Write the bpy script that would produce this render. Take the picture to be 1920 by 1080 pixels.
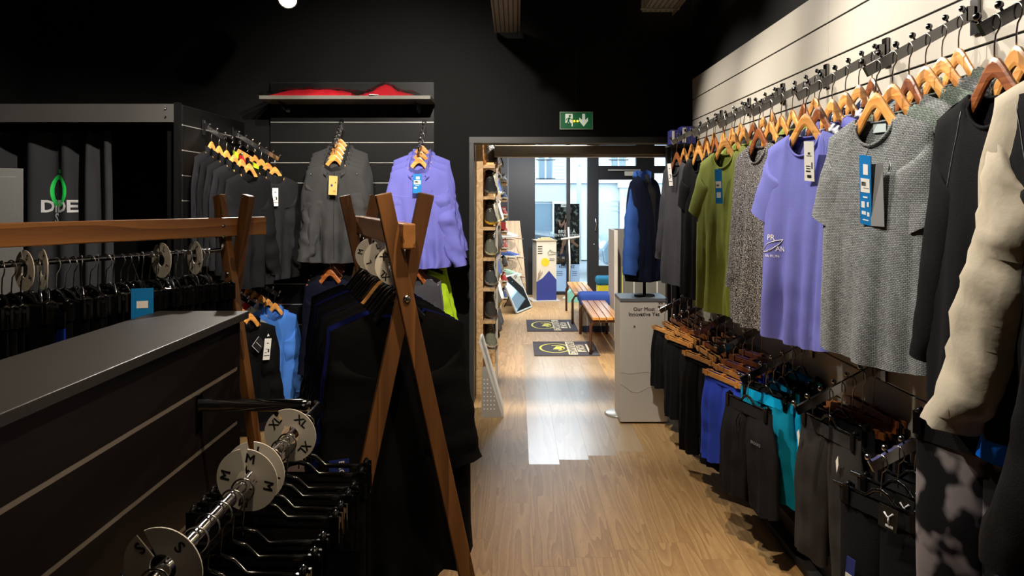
import bpy, bmesh, math, random
from mathutils import Vector, Matrix, noise
from mathutils.bvhtree import BVHTree
R = math.radians
for o in list(bpy.data.objects): bpy.data.objects.remove(o, do_unlink=True)
SC = bpy.context.scene
COL = SC.collection

# ---------------------------------------------------------------- camera, world, exposure
cam = bpy.data.objects.new('camera', bpy.data.cameras.new('camera'))
COL.objects.link(cam)
EYE = 1.55
cam.location = (0, 0, EYE)
cam.rotation_euler = (R(90), 0, 0)
cam.data.sensor_width = 36
cam.data.lens = 26.25
cam.data.shift_x = -7/1920
cam.data.shift_y = -165/1920
cam.data.clip_start = .05
SC.camera = cam
SC.view_settings.view_transform = 'Standard'
SC.view_settings.look = 'None'
SC.view_settings.gamma = 1
SC.view_settings.use_curve_mapping = False
SC.view_settings.exposure = 0.0
W = bpy.data.worlds.new('world'); SC.world = W; W.use_nodes = True
W.node_tree.nodes['Background'].inputs[0].default_value = (.70, .87, 1, 1)
W.node_tree.nodes['Background'].inputs[1].default_value = 8.5
WARM = (1, .79, .55); COOL = (.9, .95, 1); NEUT = (1, .92, .81)
# name, position, target, power, cone degrees, blend, source radius, colour
SPOTS = [
 ('right', (-.10, 3.10, 2.98), (1.15, 2.20, 1.35), 210, 84, .7, .025, NEUT),
 ('right', (-.10, 4.20, 2.98), (1.15, 3.30, 1.35), 210, 84, .7, .025, NEUT),
 ('right', (-.05, 2.00, 2.98), (1.15, 1.20, 1.25), 110, 84, .7, .025, NEUT),
 ('right', (.05, 5.10, 2.98), (1.15, 4.50, 1.35), 140, 80, .7, .025, NEUT),
 ('back', (-.35, 3.30, 2.98), (-.95, 5.60, 1.55), 430, 80, 1, .025, NEUT),
 ('back', (-1.20, 3.90, 2.98), (-1.75, 5.3, 1.35), 180, 74, 1, .025, NEUT),
 ('aisle', (.95, 4.90, 2.98), (.50, 3.05, 0), 1050, 74, .8, .03, WARM),
 ('aisle', (.30, 3.60, 2.98), (.75, 5.25, .55), 170, 44, .8, .03, NEUT),
 ('aisle', (.35, 2.30, 2.98), (.45, 3.0, 0), 200, 56, .9, .03, WARM),
 ('left', (-1.15, 3.2, 2.98), (-2.95, 4.70, 1.35), 300, 62, .7, .025, NEUT),
 ('rack', (-1.36, 4.45, 2.745), (-1.15, 2.45, 1.30), 150, 56, .7, .025, NEUT),
 ('till', (.15, 1.5, 2.98), (-.65, 1.55, .9), 110, 70, .7, .04, WARM),
 ('till', (-.3, .6, 2.98), (-.9, 2.4, 1.3), 60, 70, .8, .04, WARM),
 ('front', (.42, 5.99, 2.58), (-.22, 6.30, 1.0), 260, 90, .5, .04, NEUT),
 ('front', (.75, 6.6, 2.55), (.75, 8.3, .2), 300, 90, .5, .04, NEUT),
 ('front', (.5, 9.6, 2.55), (.1, 11.3, .6), 220, 90, .5, .04, NEUT),
]
AREAS = [((.3, 11.0, 2.5), 1.6, 1.0, 70, COOL)]  # added fill to brighten the front room, out of view

# ---------------------------------------------------------------- helpers
def S(r, g, b):
    def l(c):
        c /= 255
        return c/12.92 if c <= .04045 else ((c+.055)/1.055)**2.4
    return (l(r), l(g), l(b), 1)

def P(px, py, d):            # a point measured on the photograph at distance d along the aisle
    return Vector(((px-967)/1400*d, d, EYE+(375-py)/1400*d))

class G:
    def __init__(s): s.v = []; s.f = []; s.m = []; s.s = []
    def add(s, vs, fs, mi=0, sm=False):
        b = len(s.v); s.v += [tuple(p) for p in vs]
        s.f += [tuple(b+i for i in f) for f in fs]
        s.m += [mi]*len(fs); s.s += [sm]*len(fs); return s
    def box(s, c, d, rot=None, mi=0):
        c = Vector(c); x, y, z = d[0]/2, d[1]/2, d[2]/2
        vs = [Vector(p) for p in ((-x,-y,-z),(x,-y,-z),(x,y,-z),(-x,y,-z),(-x,-y,z),(x,-y,z),(x,y,z),(-x,y,z))]
        if rot is not None: vs = [rot @ p for p in vs]
        return s.add([p+c for p in vs], [(0,3,2,1),(4,5,6,7),(0,1,5,4),(1,2,6,5),(2,3,7,6),(3,0,4,7)], mi)
    def bar(s, p, q, w, h, ref=(0,0,1), mi=0):       # box from p to q, w across, h along ref
        p, q = Vector(p), Vector(q); d = (q-p); L = d.length; d.normalize()
        r = Vector(ref); a = d.cross(r).normalized(); b = a.cross(d).normalized()
        m = Matrix((a, d, b)).transposed()
        return s.box((p+q)/2, (w, L, h), m, mi)
    def tube(s, pts, r, n=8, mi=0, caps=True, closed=False, ref=None):
        pts = [Vector(p) for p in pts]; N = len(pts); vs = []; fs = []
        prev = None
        for i, p in enumerate(pts):
            if closed: t = pts[(i+1) % N]-pts[i-1]
            else: t = pts[min(i+1, N-1)]-pts[max(i-1, 0)]
            t.normalize()
            if prev is None:
                u = Vector(ref) if ref else (Vector((0,0,1)) if abs(t.z) < .9 else Vector((1,0,0)))
            else: u = prev
            u = (u-t*u.dot(t))
            if u.length < 1e-6: u = t.orthogonal()
            u.normalize(); prev = u; w = t.cross(u)
            rr = r[i] if isinstance(r, (list, tuple)) and not isinstance(r[0], (int, float)) else ((r[i], r[i]) if isinstance(r, (list, tuple)) else (r, r))
            for k in range(n):
                a = 2*math.pi*k/n
                vs.append(p+u*(math.cos(a)*rr[0])+w*(math.sin(a)*rr[1]))
        for i in range(N if closed else N-1):
            j = (i+1) % N
            for k in range(n):
                k2 = (k+1) % n
                fs.append((i*n+k, i*n+k2, j*n+k2, j*n+k))
        s.add(vs, fs, mi, True)
        if caps and not closed:
            b = len(s.v)-len(vs)
            s.f += [tuple(b+k for k in range(n-1, -1, -1)), tuple(b+(N-1)*n+k for k in range(n))]
            s.m += [mi]*2; s.s += [False]*2
        return s
    def lathe(s, prof, c=(0,0,0), n=12, mi=0, rot=None, sm=True):
        c = Vector(c); vs = []; fs = []; N = len(prof)
        for r, z in prof:
            for k in range(n):
                a = 2*math.pi*k/n; p = Vector((r*math.cos(a), r*math.sin(a), z))
                vs.append(c+(rot @ p if rot is not None else p))
        for i in range(N-1):
            for k in range(n):
                k2 = (k+1) % n; fs.append((i*n+k, i*n+k2, (i+1)*n+k2, (i+1)*n+k))
        return s.add(vs, fs, mi, sm)
    def ball(s, c, r, n=8, mi=0):
        m = n//2+1
        return s.lathe([(r*math.sin(math.pi*i/m)+1e-5, -r*math.cos(math.pi*i/m)) for i in range(m+1)], c, n, mi)
    def prism(s, pts, t, mat=None, mi=0):            # outline in XZ, thickness t along Y
        n = len(pts); vs = [Vector((x, -t/2, z)) for x, z in pts]+[Vector((x, t/2, z)) for x, z in pts]
        if mat is not None: vs = [mat @ p for p in vs]
        fs = [tuple(range(n)), tuple(range(2*n-1, n-1, -1))]
        fs += [(i, i+n, (i+1) % n+n, (i+1) % n) for i in range(n)]
        return s.add(vs, fs, mi)
    def strip(s, A, B, mi=0, sm=True, closed=False):  # faces between two rows
        n = len(A); fs = [(i, (i+1) % n, n+(i+1) % n, n+i) for i in range(n if closed else n-1)]
        return s.add(list(A)+list(B), fs, mi, sm)
    def mesh(s, name, mats=()):
        me = bpy.data.meshes.new(name); me.from_pydata(s.v, [], s.f)
        me.polygons.foreach_set('material_index', s.m); me.polygons.foreach_set('use_smooth', s.s)
        for m in (mats if isinstance(mats, (list, tuple)) else [mats]): me.materials.append(m)
        me.update(); return me

def inst(name, me, parent=None, mat=None, loc=None, rot=None, scale=None):
    o = bpy.data.objects.new(name, me); COL.objects.link(o)
    if parent is not None: o.parent = parent
    if loc is not None: o.location = loc
    if rot is not None: o.rotation_euler = rot
    if scale is not None: o.scale = scale
    if mat is not None:
        if len(me.materials) == 0: me.materials.append(mat)
        o.material_slots[0].link = 'OBJECT'; o.material_slots[0].material = mat
    return o
def obj(name, g, mat, parent=None, loc=None, rot=None): return inst(name, g.mesh(name, mat), parent, None, loc, rot)
def bev(o, w=.003, seg=2):
    m = o.modifiers.new('bevel', 'BEVEL'); m.width = w; m.segments = seg; m.limit_method = 'ANGLE'; return o
def tag(o, label, cat, group=None):
    o['label'] = label; o['category'] = cat
    if group: o['group'] = group
    return o
def thing(name, label, cat, loc=(0,0,0), rz=0, group=None, rot=None):
    o = bpy.data.objects.new(name, None); COL.objects.link(o); o.empty_display_size = .05
    o.location = loc; o.rotation_euler = rot if rot else (0, 0, rz); return tag(o, label, cat, group)
def struct(name, g, mat): o = obj(name, g, mat); o['kind'] = 'structure'; return o
def bx(c, d, rot=None): return G().box(c, d, rot)
def span(x0, x1, y0, y1, z0, z1): return G().box(((x0+x1)/2, (y0+y1)/2, (z0+z1)/2), (abs(x1-x0), abs(y1-y0), abs(z1-z0)))
UNITS = ['','first','second','third','fourth','fifth','sixth','seventh','eighth','ninth']
def ordw(n):
    if n <= 16: return ORD[n-1]
    if n < 20: return {17: 'seventeenth', 18: 'eighteenth', 19: 'nineteenth'}[n]
    t = {2: 'twenty', 3: 'thirty'}[n//10]
    return t+'-'+UNITS[n % 10] if n % 10 else t[:-1]+'ieth'
ORD = ['first','second','third','fourth','fifth','sixth','seventh','eighth','ninth','tenth','eleventh','twelfth','thirteenth','fourteenth','fifteenth','sixteenth']

# ---------------------------------------------------------------- materials
MATS = {}
def nt(name):
    m = bpy.data.materials.new(name); m.use_nodes = True; n = m.node_tree
    return m, n, n.nodes['Principled BSDF']
def link(n, a, ao, b, bi): n.links.new(a.outputs[ao], b.inputs[bi])
def M(name, col, rough=.6, metal=0, spec=.5, bump=0, bscale=150, var=0, vscale=6, coat=0, emit=0, trans=0, alpha=1, sheen=0):
    if name in MATS: return MATS[name]
    m, n, p = nt(name); MATS[name] = m
    if len(col) == 3: col = S(*col)
    p.inputs['Base Color'].default_value = col; p.inputs['Roughness'].default_value = rough
    p.inputs['Metallic'].default_value = metal; p.inputs['Specular IOR Level'].default_value = spec
    p.inputs['Coat Weight'].default_value = coat; p.inputs['Coat Roughness'].default_value = .15
    p.inputs['Transmission Weight'].default_value = trans; p.inputs['Alpha'].default_value = alpha
    if sheen: p.inputs['Sheen Weight'].default_value = sheen; p.inputs['Sheen Roughness'].default_value = .4
    if emit: p.inputs['Emission Color'].default_value = col; p.inputs['Emission Strength'].default_value = emit
    if bump or var:
        tc = n.nodes.new('ShaderNodeTexCoord')
        if bump:
            t = n.nodes.new('ShaderNodeTexNoise'); t.inputs['Scale'].default_value = bscale; t.inputs['Detail'].default_value = 3
            b = n.nodes.new('ShaderNodeBump'); b.inputs['Strength'].default_value = bump; b.inputs['Distance'].default_value = .004
            link(n, tc, 'Object', t, 'Vector'); link(n, t, 'Fac', b, 'Height'); link(n, b, 'Normal', p, 'Normal')
        if var:
            t = n.nodes.new('ShaderNodeTexNoise'); t.inputs['Scale'].default_value = vscale; t.inputs['Detail'].default_value = 4
            x = n.nodes.new('ShaderNodeMix'); x.data_type = 'RGBA'
            x.inputs['A'].default_value = tuple(c*(1-var) for c in col[:3])+(1,)
            x.inputs['B'].default_value = tuple(min(1, c*(1+var)) for c in col[:3])+(1,)
            link(n, tc, 'Object', t, 'Vector'); link(n, t, 'Fac', x, 'Factor'); link(n, x, 'Result', p, 'Base Color')
    return m
def cloth(r, g, b, rough=.85, sheen=.0, bump=.25):
    return M('cloth_%d_%d_%d_%d' % (r, g, b, rough*100), (r, g, b), rough, 0, .10, bump, 320, .14, 9, sheen=sheen)
def heather(name, c1, c2, sx=1, sz=2.5, scale=260, thr=.5, w=.08, bump=.5, rough=.9):
    if name in MATS: return MATS[name]
    m, n, p = nt(name); MATS[name] = m
    tc = n.nodes.new('ShaderNodeTexCoord'); mp = n.nodes.new('ShaderNodeMapping')
    mp.inputs['Scale'].default_value = (sx, sx, sz)
    t = n.nodes.new('ShaderNodeTexNoise'); t.inputs['Scale'].default_value = scale; t.inputs['Detail'].default_value = 2
    cr = n.nodes.new('ShaderNodeValToRGB')
    cr.color_ramp.elements[0].position = thr-w; cr.color_ramp.elements[0].color = S(*c1)
    cr.color_ramp.elements[1].position = thr+w; cr.color_ramp.elements[1].color = S(*c2)
    b = n.nodes.new('ShaderNodeBump'); b.inputs['Strength'].default_value = bump; b.inputs['Distance'].default_value = .003
    link(n, tc, 'Object', mp, 'Vector'); link(n, mp, 'Vector', t, 'Vector'); link(n, t, 'Fac', cr, 'Fac')
    link(n, cr, 'Color', p, 'Base Color'); link(n, t, 'Fac', b, 'Height'); link(n, b, 'Normal', p, 'Normal')
    p.inputs['Roughness'].default_value = rough; p.inputs['Specular IOR Level'].default_value = .2
    return m
def knit(name, c1, c2):                                   # rows of small raised stitches with dark gaps
    m, n, p = nt(name); MATS[name] = m
    tc = n.nodes.new('ShaderNodeTexCoord'); sep = n.nodes.new('ShaderNodeSeparateXYZ'); cb = n.nodes.new('ShaderNodeCombineXYZ')
    nz = n.nodes.new('ShaderNodeTexNoise'); nz.inputs['Scale'].default_value = 55; nz.inputs['Detail'].default_value = 3
    mx = n.nodes.new('ShaderNodeMix'); mx.data_type = 'RGBA'; mx.blend_type = 'ADD'; mx.inputs['Factor'].default_value = .0025
    bt = n.nodes.new('ShaderNodeTexBrick'); bt.inputs['Scale'].default_value = 36
    bt.inputs['Color1'].default_value = S(*c2); bt.inputs['Color2'].default_value = tuple(c*.72 for c in S(*c2)[:3])+(1,)
    bt.inputs['Mortar'].default_value = S(*c1); bt.inputs['Mortar Size'].default_value = .028; bt.inputs['Mortar Smooth'].default_value = .5
    bt.inputs['Brick Width'].default_value = .36; bt.inputs['Row Height'].default_value = .17
    link(n, tc, 'Object', sep, 'Vector'); link(n, sep, 'X', cb, 'X'); link(n, sep, 'Z', cb, 'Y')
    link(n, cb, 'Vector', mx, 'A'); link(n, tc, 'Object', nz, 'Vector'); link(n, nz, 'Color', mx, 'B'); link(n, mx, 'Result', bt, 'Vector')
    t = n.nodes.new('ShaderNodeTexNoise'); t.inputs['Scale'].default_value = 420
    mm = n.nodes.new('ShaderNodeMix'); mm.data_type = 'RGBA'; mm.blend_type = 'MULTIPLY'; mm.inputs['Factor'].default_value = .8
    cr = n.nodes.new('ShaderNodeValToRGB'); cr.color_ramp.elements[0].position = .3; cr.color_ramp.elements[0].color = (.35,.35,.35,1); cr.color_ramp.elements[1].position = .62
    link(n, tc, 'Object', t, 'Vector'); link(n, t, 'Fac', cr, 'Fac'); link(n, bt, 'Color', mm, 'A'); link(n, cr, 'Color', mm, 'B')
    link(n, mm, 'Result', p, 'Base Color')
    b = n.nodes.new('ShaderNodeBump'); b.inputs['Strength'].default_value = .6; b.inputs['Distance'].default_value = .002; b.invert = True
    link(n, bt, 'Fac', b, 'Height'); link(n, b, 'Normal', p, 'Normal')
    p.inputs['Roughness'].default_value = .9; p.inputs['Specular IOR Level'].default_value = .2
    return m
def wood(name, c1, c2, along='X', rough=.45, coat=0., rings=16, stretch=.06, rnd=True, dist=3., bump=.08, spec=.4, fine=.35, vr=.13):
    m, n, p = nt(name); MATS[name] = m
    tc = n.nodes.new('ShaderNodeTexCoord'); mp = n.nodes.new('ShaderNodeMapping')
    sc = [1, 1, 1]; sc['XYZ'.index(along)] = stretch
    mp.inputs['Scale'].default_value = sc
    oi = n.nodes.new('ShaderNodeObjectInfo'); ml = n.nodes.new('ShaderNodeMath'); ml.operation = 'MULTIPLY'; ml.inputs[1].default_value = 37.0 if rnd else 0
    av = n.nodes.new('ShaderNodeVectorMath'); av.operation = 'ADD'
    link(n, tc, 'Object', mp, 'Vector'); link(n, oi, 'Random', ml, 0); link(n, mp, 'Vector', av, 0); link(n, ml, 'Value', av, 1)
    a = n.nodes.new('ShaderNodeTexNoise'); a.inputs['Scale'].default_value = rings*.35; a.inputs['Detail'].default_value = 2; a.inputs['Distortion'].default_value = .3
    mlt = n.nodes.new('ShaderNodeMath'); mlt.operation = 'MULTIPLY'; mlt.inputs[1].default_value = dist*4
    sn = n.nodes.new('ShaderNodeMath'); sn.operation = 'FRACT'
    link(n, av, 'Vector', a, 'Vector'); link(n, a, 'Fac', mlt, 0); link(n, mlt, 'Value', sn, 0)
    f = n.nodes.new('ShaderNodeTexNoise'); f.inputs['Scale'].default_value = rings*14; f.inputs['Detail'].default_value = 3
    link(n, av, 'Vector', f, 'Vector')
    mix = n.nodes.new('ShaderNodeMix'); mix.inputs['Factor'].default_value = fine
    link(n, sn, 'Value', mix, 'A'); link(n, f, 'Fac', mix, 'B')
    cr = n.nodes.new('ShaderNodeValToRGB'); cr.color_ramp.elements[0].position = .15; cr.color_ramp.elements[1].position = .85
    cr.color_ramp.elements[0].color = S(*c1); cr.color_ramp.elements[1].color = S(*c2)
    link(n, mix, 'Result', cr, 'Fac')
    hv = n.nodes.new('ShaderNodeHueSaturation'); mr = n.nodes.new('ShaderNodeMapRange'); mr.inputs['To Min'].default_value = 1-vr; mr.inputs['To Max'].default_value = 1+vr
    link(n, oi, 'Random', mr, 'Value'); link(n, mr, 'Result', hv, 'Value'); link(n, cr, 'Color', hv, 'Color'); link(n, hv, 'Color', p, 'Base Color')
    if bump:
        b = n.nodes.new('ShaderNodeBump'); b.inputs['Strength'].default_value = bump; b.inputs['Distance'].default_value = .002
        link(n, mix, 'Result', b, 'Height'); link(n, b, 'Normal', p, 'Normal')
    p.inputs['Roughness'].default_value = rough; p.inputs['Coat Weight'].default_value = coat; p.inputs['Coat Roughness'].default_value = .2
    p.inputs['Specular IOR Level'].default_value = spec
    return m

BLACKWALL = M('black_paint', (10, 10, 10), .7, 0, .15, .15, 60, .2, 2)
CEIL = M('black_ceiling', (12, 12, 12), .8, 0, .2)
BLACKPANEL = M('black_melamine', (9, 9, 9), .45, 0, .22, .05, 200)
DARKBOARD = M('dark_brown_melamine', (27, 23, 22), .38, 0, .4, .04, 200)
COUNTERTOP = M('grey_laminate', (50, 49, 49), .42, 0, .4, .05, 180)
WHITEPANEL = M('cream_melamine', (180, 174, 162), .5, 0, .4, .03, 200)
GROOVE = M('dark_groove', (30, 28, 26), .5)
ALU = M('brushed_aluminium', (190, 188, 180), .35, .5)
CHROME = M('chrome', (205, 205, 208), .12, 1)
GUN = M('dark_chrome', (120, 120, 122), .16, 1)
WIRE = M('hook_wire', (175, 172, 168), .22, 1)
BLKPLAST = M('black_plastic', (14, 14, 15), .14, 0, .5)
BLKMAT = M('black_matt', (16, 16, 17), .7)
WHITE = M('white_plastic', (222, 217, 206), .45)
PAPER = M('white_card', (238, 236, 228), .7)
INK = M('black_ink', (16, 16, 18), .6)
INKW = M('white_ink', (240, 240, 240), .6)
BLUETAG = M('blue_card', (0, 122, 196), .5)
KRAFT = M('kraft_card', (214, 168, 96), .7)
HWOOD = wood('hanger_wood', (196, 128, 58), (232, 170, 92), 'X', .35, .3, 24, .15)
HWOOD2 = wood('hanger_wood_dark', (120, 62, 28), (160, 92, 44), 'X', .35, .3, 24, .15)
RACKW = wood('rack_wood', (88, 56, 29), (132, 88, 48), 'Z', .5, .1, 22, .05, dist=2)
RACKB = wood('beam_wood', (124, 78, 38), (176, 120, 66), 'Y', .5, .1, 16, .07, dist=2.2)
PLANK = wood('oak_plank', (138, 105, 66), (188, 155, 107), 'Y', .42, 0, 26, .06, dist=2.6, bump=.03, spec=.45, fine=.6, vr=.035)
PLANKGLARE = wood('glare_oak_plank', (150, 126, 96), (178, 154, 122), 'Y', .28, .35, 15, .085, dist=2.0, bump=.02, spec=.6, fine=.6, vr=.04)  # daylight glare put into the colour as paler, glossier oak
SHELFW = wood('pale_shelf_wood', (180, 142, 96), (214, 180, 134), 'Y', .5, 0, 14, .1)
BOARDW = wood('washed_board_wood', (172, 150, 124), (206, 186, 160), 'Z', .5, 0, 12, .1)
BENCHW = wood('bench_slat_wood', (196, 128, 56), (226, 164, 86), 'Y', .3, .4, 16, .06)
def glass_mat():
    m, n, p = nt('window_glass')
    out = n.nodes['Material Output']; tr = n.nodes.new('ShaderNodeBsdfTransparent'); gl = n.nodes.new('ShaderNodeBsdfGlossy')
    gl.inputs['Roughness'].default_value = .02; mx = n.nodes.new('ShaderNodeMixShader'); fr = n.nodes.new('ShaderNodeFresnel'); fr.inputs[0].default_value = 1.45
    tr.inputs[0].default_value = (.93, .97, .97, 1)
    link(n, fr, 0, mx, 0); link(n, tr, 0, mx, 1); link(n, gl, 0, mx, 2); link(n, mx, 0, out, 0); return m
GLASS = glass_mat()
def film_mat():
    m, n, p = nt('clear_plastic_film')
    out = n.nodes['Material Output']; tr = n.nodes.new('ShaderNodeBsdfTransparent'); gl = n.nodes.new('ShaderNodeBsdfGlossy')
    gl.inputs['Roughness'].default_value = .06; mx = n.nodes.new('ShaderNodeMixShader'); mx.inputs[0].default_value = .38
    tr.inputs[0].default_value = (.95, .95, .95, 1)
    link(n, tr, 0, mx, 1); link(n, gl, 0, mx, 2); link(n, mx, 0, out, 0); return m
FILM = film_mat()

def text_mesh(s, size, bold=0, sub=0, spacing=1):
    cu = bpy.data.curves.new('lettering', 'FONT'); cu.body = s; cu.size = size; cu.align_x = 'CENTER'; cu.align_y = 'CENTER'
    cu.space_line = .95*spacing; cu.resolution_u = 2; cu.bevel_depth = size*bold; cu.bevel_resolution = 0
    ob = bpy.data.objects.new('lettering_source', cu)
    me = bpy.data.meshes.new_from_object(ob)
    bpy.data.objects.remove(ob); bpy.data.curves.remove(cu)
    bm = bmesh.new(); bm.from_mesh(me)
    if sub:
        bmesh.ops.triangulate(bm, faces=bm.faces); bmesh.ops.subdivide_edges(bm, edges=bm.edges, cuts=sub, use_grid_fill=True); bmesh.ops.triangulate(bm, faces=bm.faces)
    for v in bm.verts: v.co = Vector((v.co.x, -v.co.z*.35, v.co.y))
    bm.to_mesh(me); bm.free(); me.materials.clear(); return me
def lettering(s, size, mat, parent=None, loc=(0,0,0), rot=None, name='lettering', bold=.018):
    me = text_mesh(s, size, bold); me.materials.append(mat)
    return inst(name, me, parent, None, loc, rot)
def wrap(me, bvh, dirn, off, shift=(0,0,0)):       # lay a flat print onto a draped surface
    d = Vector(dirn)
    for v in me.vertices:
        p = Vector(v.co)+Vector(shift)
        h = bvh.ray_cast(p-d*1.0, d)
        if h[0] is not None: v.co = h[0]-d*off
        else: v.co = p
    return me
def bvh_of(me): return BVHTree.FromPolygons([v.co.copy() for v in me.vertices], [tuple(p.vertices) for p in me.polygons])
# ---------------------------------------------------------------- garments (local: neck at origin, front -Y, up +Z)
def sm(a, b, t):
    t = max(0, min(1, (t-a)/(b-a))); return t*t*(3-2*t)
def lerp(a, b, t): return a+(b-a)*t
MESHES = {}
DEF = dict(L=.70, sw=.205, cw=.232, hw=.236, T=.050, nw=.082, ndf=.085, ndb=.018, sd=.046, fold=.030, hemc=.012, seed=0, nu=42, nv=30, bag=0)
def folds(rnd, k0, k1, n=6):
    return [(rnd.uniform(k0, k1), rnd.uniform(0, 6.28), rnd.uniform(-2.2, 2.2), rnd.uniform(.4, 1)) for _ in range(n)]
def torso(**kw):
    key = ('torso',)+tuple(sorted(kw.items()))
    if key in MESHES: return MESHES[key]
    p = dict(DEF); p.update(kw); q = type('q', (), p); rnd = random.Random(q.seed*7+3)
    F = [folds(rnd, 5, 17, 7), folds(rnd, 5, 17, 7)]; g = G(); neck = [[], []]
    for side in (0, 1):
        sg = -1 if side == 0 else 1; nd = q.ndf if side == 0 else q.ndb; vs = []; fs = []
        for j in range(q.nv+1):
            v = j/q.nv
            for i in range(q.nu+1):
                u = -1+2*i/q.nu; u = math.copysign(abs(u)**.92, u); x1 = u*q.sw; ax = abs(x1)
                if ax < q.nw: zt = -.012-nd*math.sqrt(max(0, 1-(ax/q.nw)**2))
                else: zt = -.012-q.sd*((ax-q.nw)/(q.sw-q.nw))**1.15
                zb = -q.L+q.hemc*u*u
                half = lerp(q.hw, q.cw, sm(0, .68, v)) if v < .68 else lerp(q.cw, q.sw, sm(.68, 1, v))
                if q.bag: half *= 1+.03*math.sin(min(1, v/.12)*math.pi)-.05*(1-sm(0, .05, v))
                z = lerp(zb, zt, v**.94); x = u*half
                inn = ax < q.nw
                vt = math.sqrt(max(0, 1-v**5)); vt = max(vt, .55*math.sqrt(max(0, 1-(ax/q.nw)**2))) if inn else vt
                th = max(q.T*math.sqrt(max(0, 1-abs(u)**3.2))*vt, .034*math.sqrt(max(0, 1-v**40))*math.sqrt(max(0, 1-abs(u)**8))*sm(.6, .8, v))
                am = q.fold*(.06+.94*(1-sm(.02, .90, v)))*(1-abs(u)**6)
                fo = sum(a*(math.sin(k*u+ph+gm*v) if n_ % 2 else (.9-1.8*abs(math.sin(k*.5*u+ph+gm*v))**.75)) for n_, (k, ph, gm, a) in enumerate(F[side]))/2.6
                wr = noise.noise(Vector((x*9+q.seed, z*7, side*5)))*(.012 if q.bag else .006)+noise.noise(Vector((x*22, z*16+q.seed, side*9)))*(.006 if q.bag else .0026)
                y = sg*th/2+am*fo+wr*(1-abs(u)**4)*(.3+.7*(1-v))*(1-.9*sm(.75, .95, v))
                vs.append((x, y, z))
                if j == q.nv and inn: neck[side].append(Vector((x, y, z)))
        n1 = q.nu+1
        for j in range(q.nv):
            for i in range(q.nu):
                f = (j*n1+i, j*n1+i+1, (j+1)*n1+i+1, (j+1)*n1+i); fs.append(f if side == 0 else f[::-1])
        g.add(vs, fs, 0, True)
    me = g.mesh('body'); loop = neck[0]+neck[1][::-1]
    c = G().tube(loop, [(.010, .0045)]*len(loop), 6, closed=True, ref=(0, 0, 1)).mesh('collar') if loop else None
    MESHES[key] = (me, c, loop); return MESHES[key]
def sleeve(side, ln=.22, a=22, r0=.088, r1=.075, fl=.030, sw=.205, sd=.046, bend=0., fwd=0., seed=0, wr=.10, cuff=0, nr=None, splay=0):
    key = ('sleeve', side, ln, a, r0, r1, fl, sw, sd, bend, fwd, seed, wr, cuff, splay)
    if key in MESHES: return MESHES[key]
    nr = nr or (12 if ln < .3 else 26); n = 18; a = R(a); St = Vector((side*(sw-.008), 0, -.020-sd)); rings = []
    for i in range(nr+1):
        t = i/nr; aa = lerp(R(68), a, sm(0, .30, t)); d = Vector((side*math.sin(a), -fwd, -math.cos(a)))
        O = St+d*ln*t+Vector((0, -bend*t*t, 0))+Vector((side*splay*t*t, 0, 0)); p1 = Vector((side*math.cos(aa), 0, math.sin(aa))); r = lerp(r0, r1, t**.8)
        if cuff and t > .96: r *= .80
        c = O-p1*r; f = lerp(.014, fl, sm(0, .35, t)); ring = []
        for k in range(n):
            th = 2*math.pi*k/n; w = 1+wr*noise.noise(Vector((t*ln*26+seed*3, math.cos(th)*1.2, math.sin(th)*1.2+side)))-.5*wr*(1-abs(noise.noise(Vector((t*ln*11+math.cos(th)*.8+seed, math.sin(th)*1.5, 3+side))))*4 if wr > .2 else 0)*sm(.1, .3, t)*.6
            y = math.sin(th)*f*w+.35*wr*noise.noise(Vector((t*ln*14+seed, 7+side, th*.3)))*sm(0, .3, t)*.12
            ring.append(c+p1*(math.cos(th)*r*(1+.35*(w-1)))+Vector((0, y, 0)))
        rings.append(ring)
    g = G(); vs = [v for r in rings for v in r]; fs = []
    for i in range(nr):
        for k in range(n):
            k2 = (k+1) % n; f = (i*n+k, i*n+k2, (i+1)*n+k2, (i+1)*n+k); fs.append(f if side > 0 else f[::-1])
    g.add(vs, fs, 0, True); MESHES[key] = g.mesh('sleeve'); return MESHES[key]
def collar_stand(loop, h=.045, out=.010, key=None):
    k = ('stand', key, h)
    if k in MESHES: return MESHES[k]
    g = G(); c = sum(loop, Vector())/len(loop); rows = []
    for j in range(5):
        t = j/4; rows.append([p+Vector(((p.x-c.x)*.12*t*(-1), (p.y-c.y)*.5*t+(-out if p.y < c.y else out)*t, h*t*(1 if p.y > c.y-.012 else .55)+.004*math.sin(p.x*90))) for p in loop])
    for j in range(4): g.strip(rows[j], rows[j+1], closed=True)
    MESHES[k] = g.mesh('collar'); return MESHES[k]
def hood_mesh(seed=0):
    k = ('hood', seed)
    if k in MESHES: return MESHES[k]
    g = G(); nu, nv = 18, 10; vs = []; fs = []
    for j in range(nv+1):                      # a hood lying open on the shoulders: a thick horseshoe round the neck
        t = 2*math.pi*j/nv
        for i in range(nu+1):
            a = lerp(R(-58), R(238), i/nu); e = math.sin(math.pi*i/nu)
            r = .015+.016*e*max(0, math.sin(a)); cx, cy = .086*math.cos(a), .040*math.sin(a)+.010
            zc = -.022-.075*sm(.55, 1, abs(i/nu-.5)*2)+.008*e
            w = 1+.28*noise.noise(Vector((a*2.2+seed, t*.8, seed)))
            vs.append((cx+math.cos(a)*math.cos(t)*r*w, cy+math.sin(a)*math.cos(t)*r*w*.8, zc+math.sin(t)*r*1.25*w))
    n1 = nu+1
    for j in range(nv):
        for i in range(nu): fs.append((j*n1+i, j*n1+i+1, (j+1)*n1+i+1, (j+1)*n1+i))
    g.add(vs, fs, 0, True); MESHES[k] = g.mesh('hood'); return MESHES[k]
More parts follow.
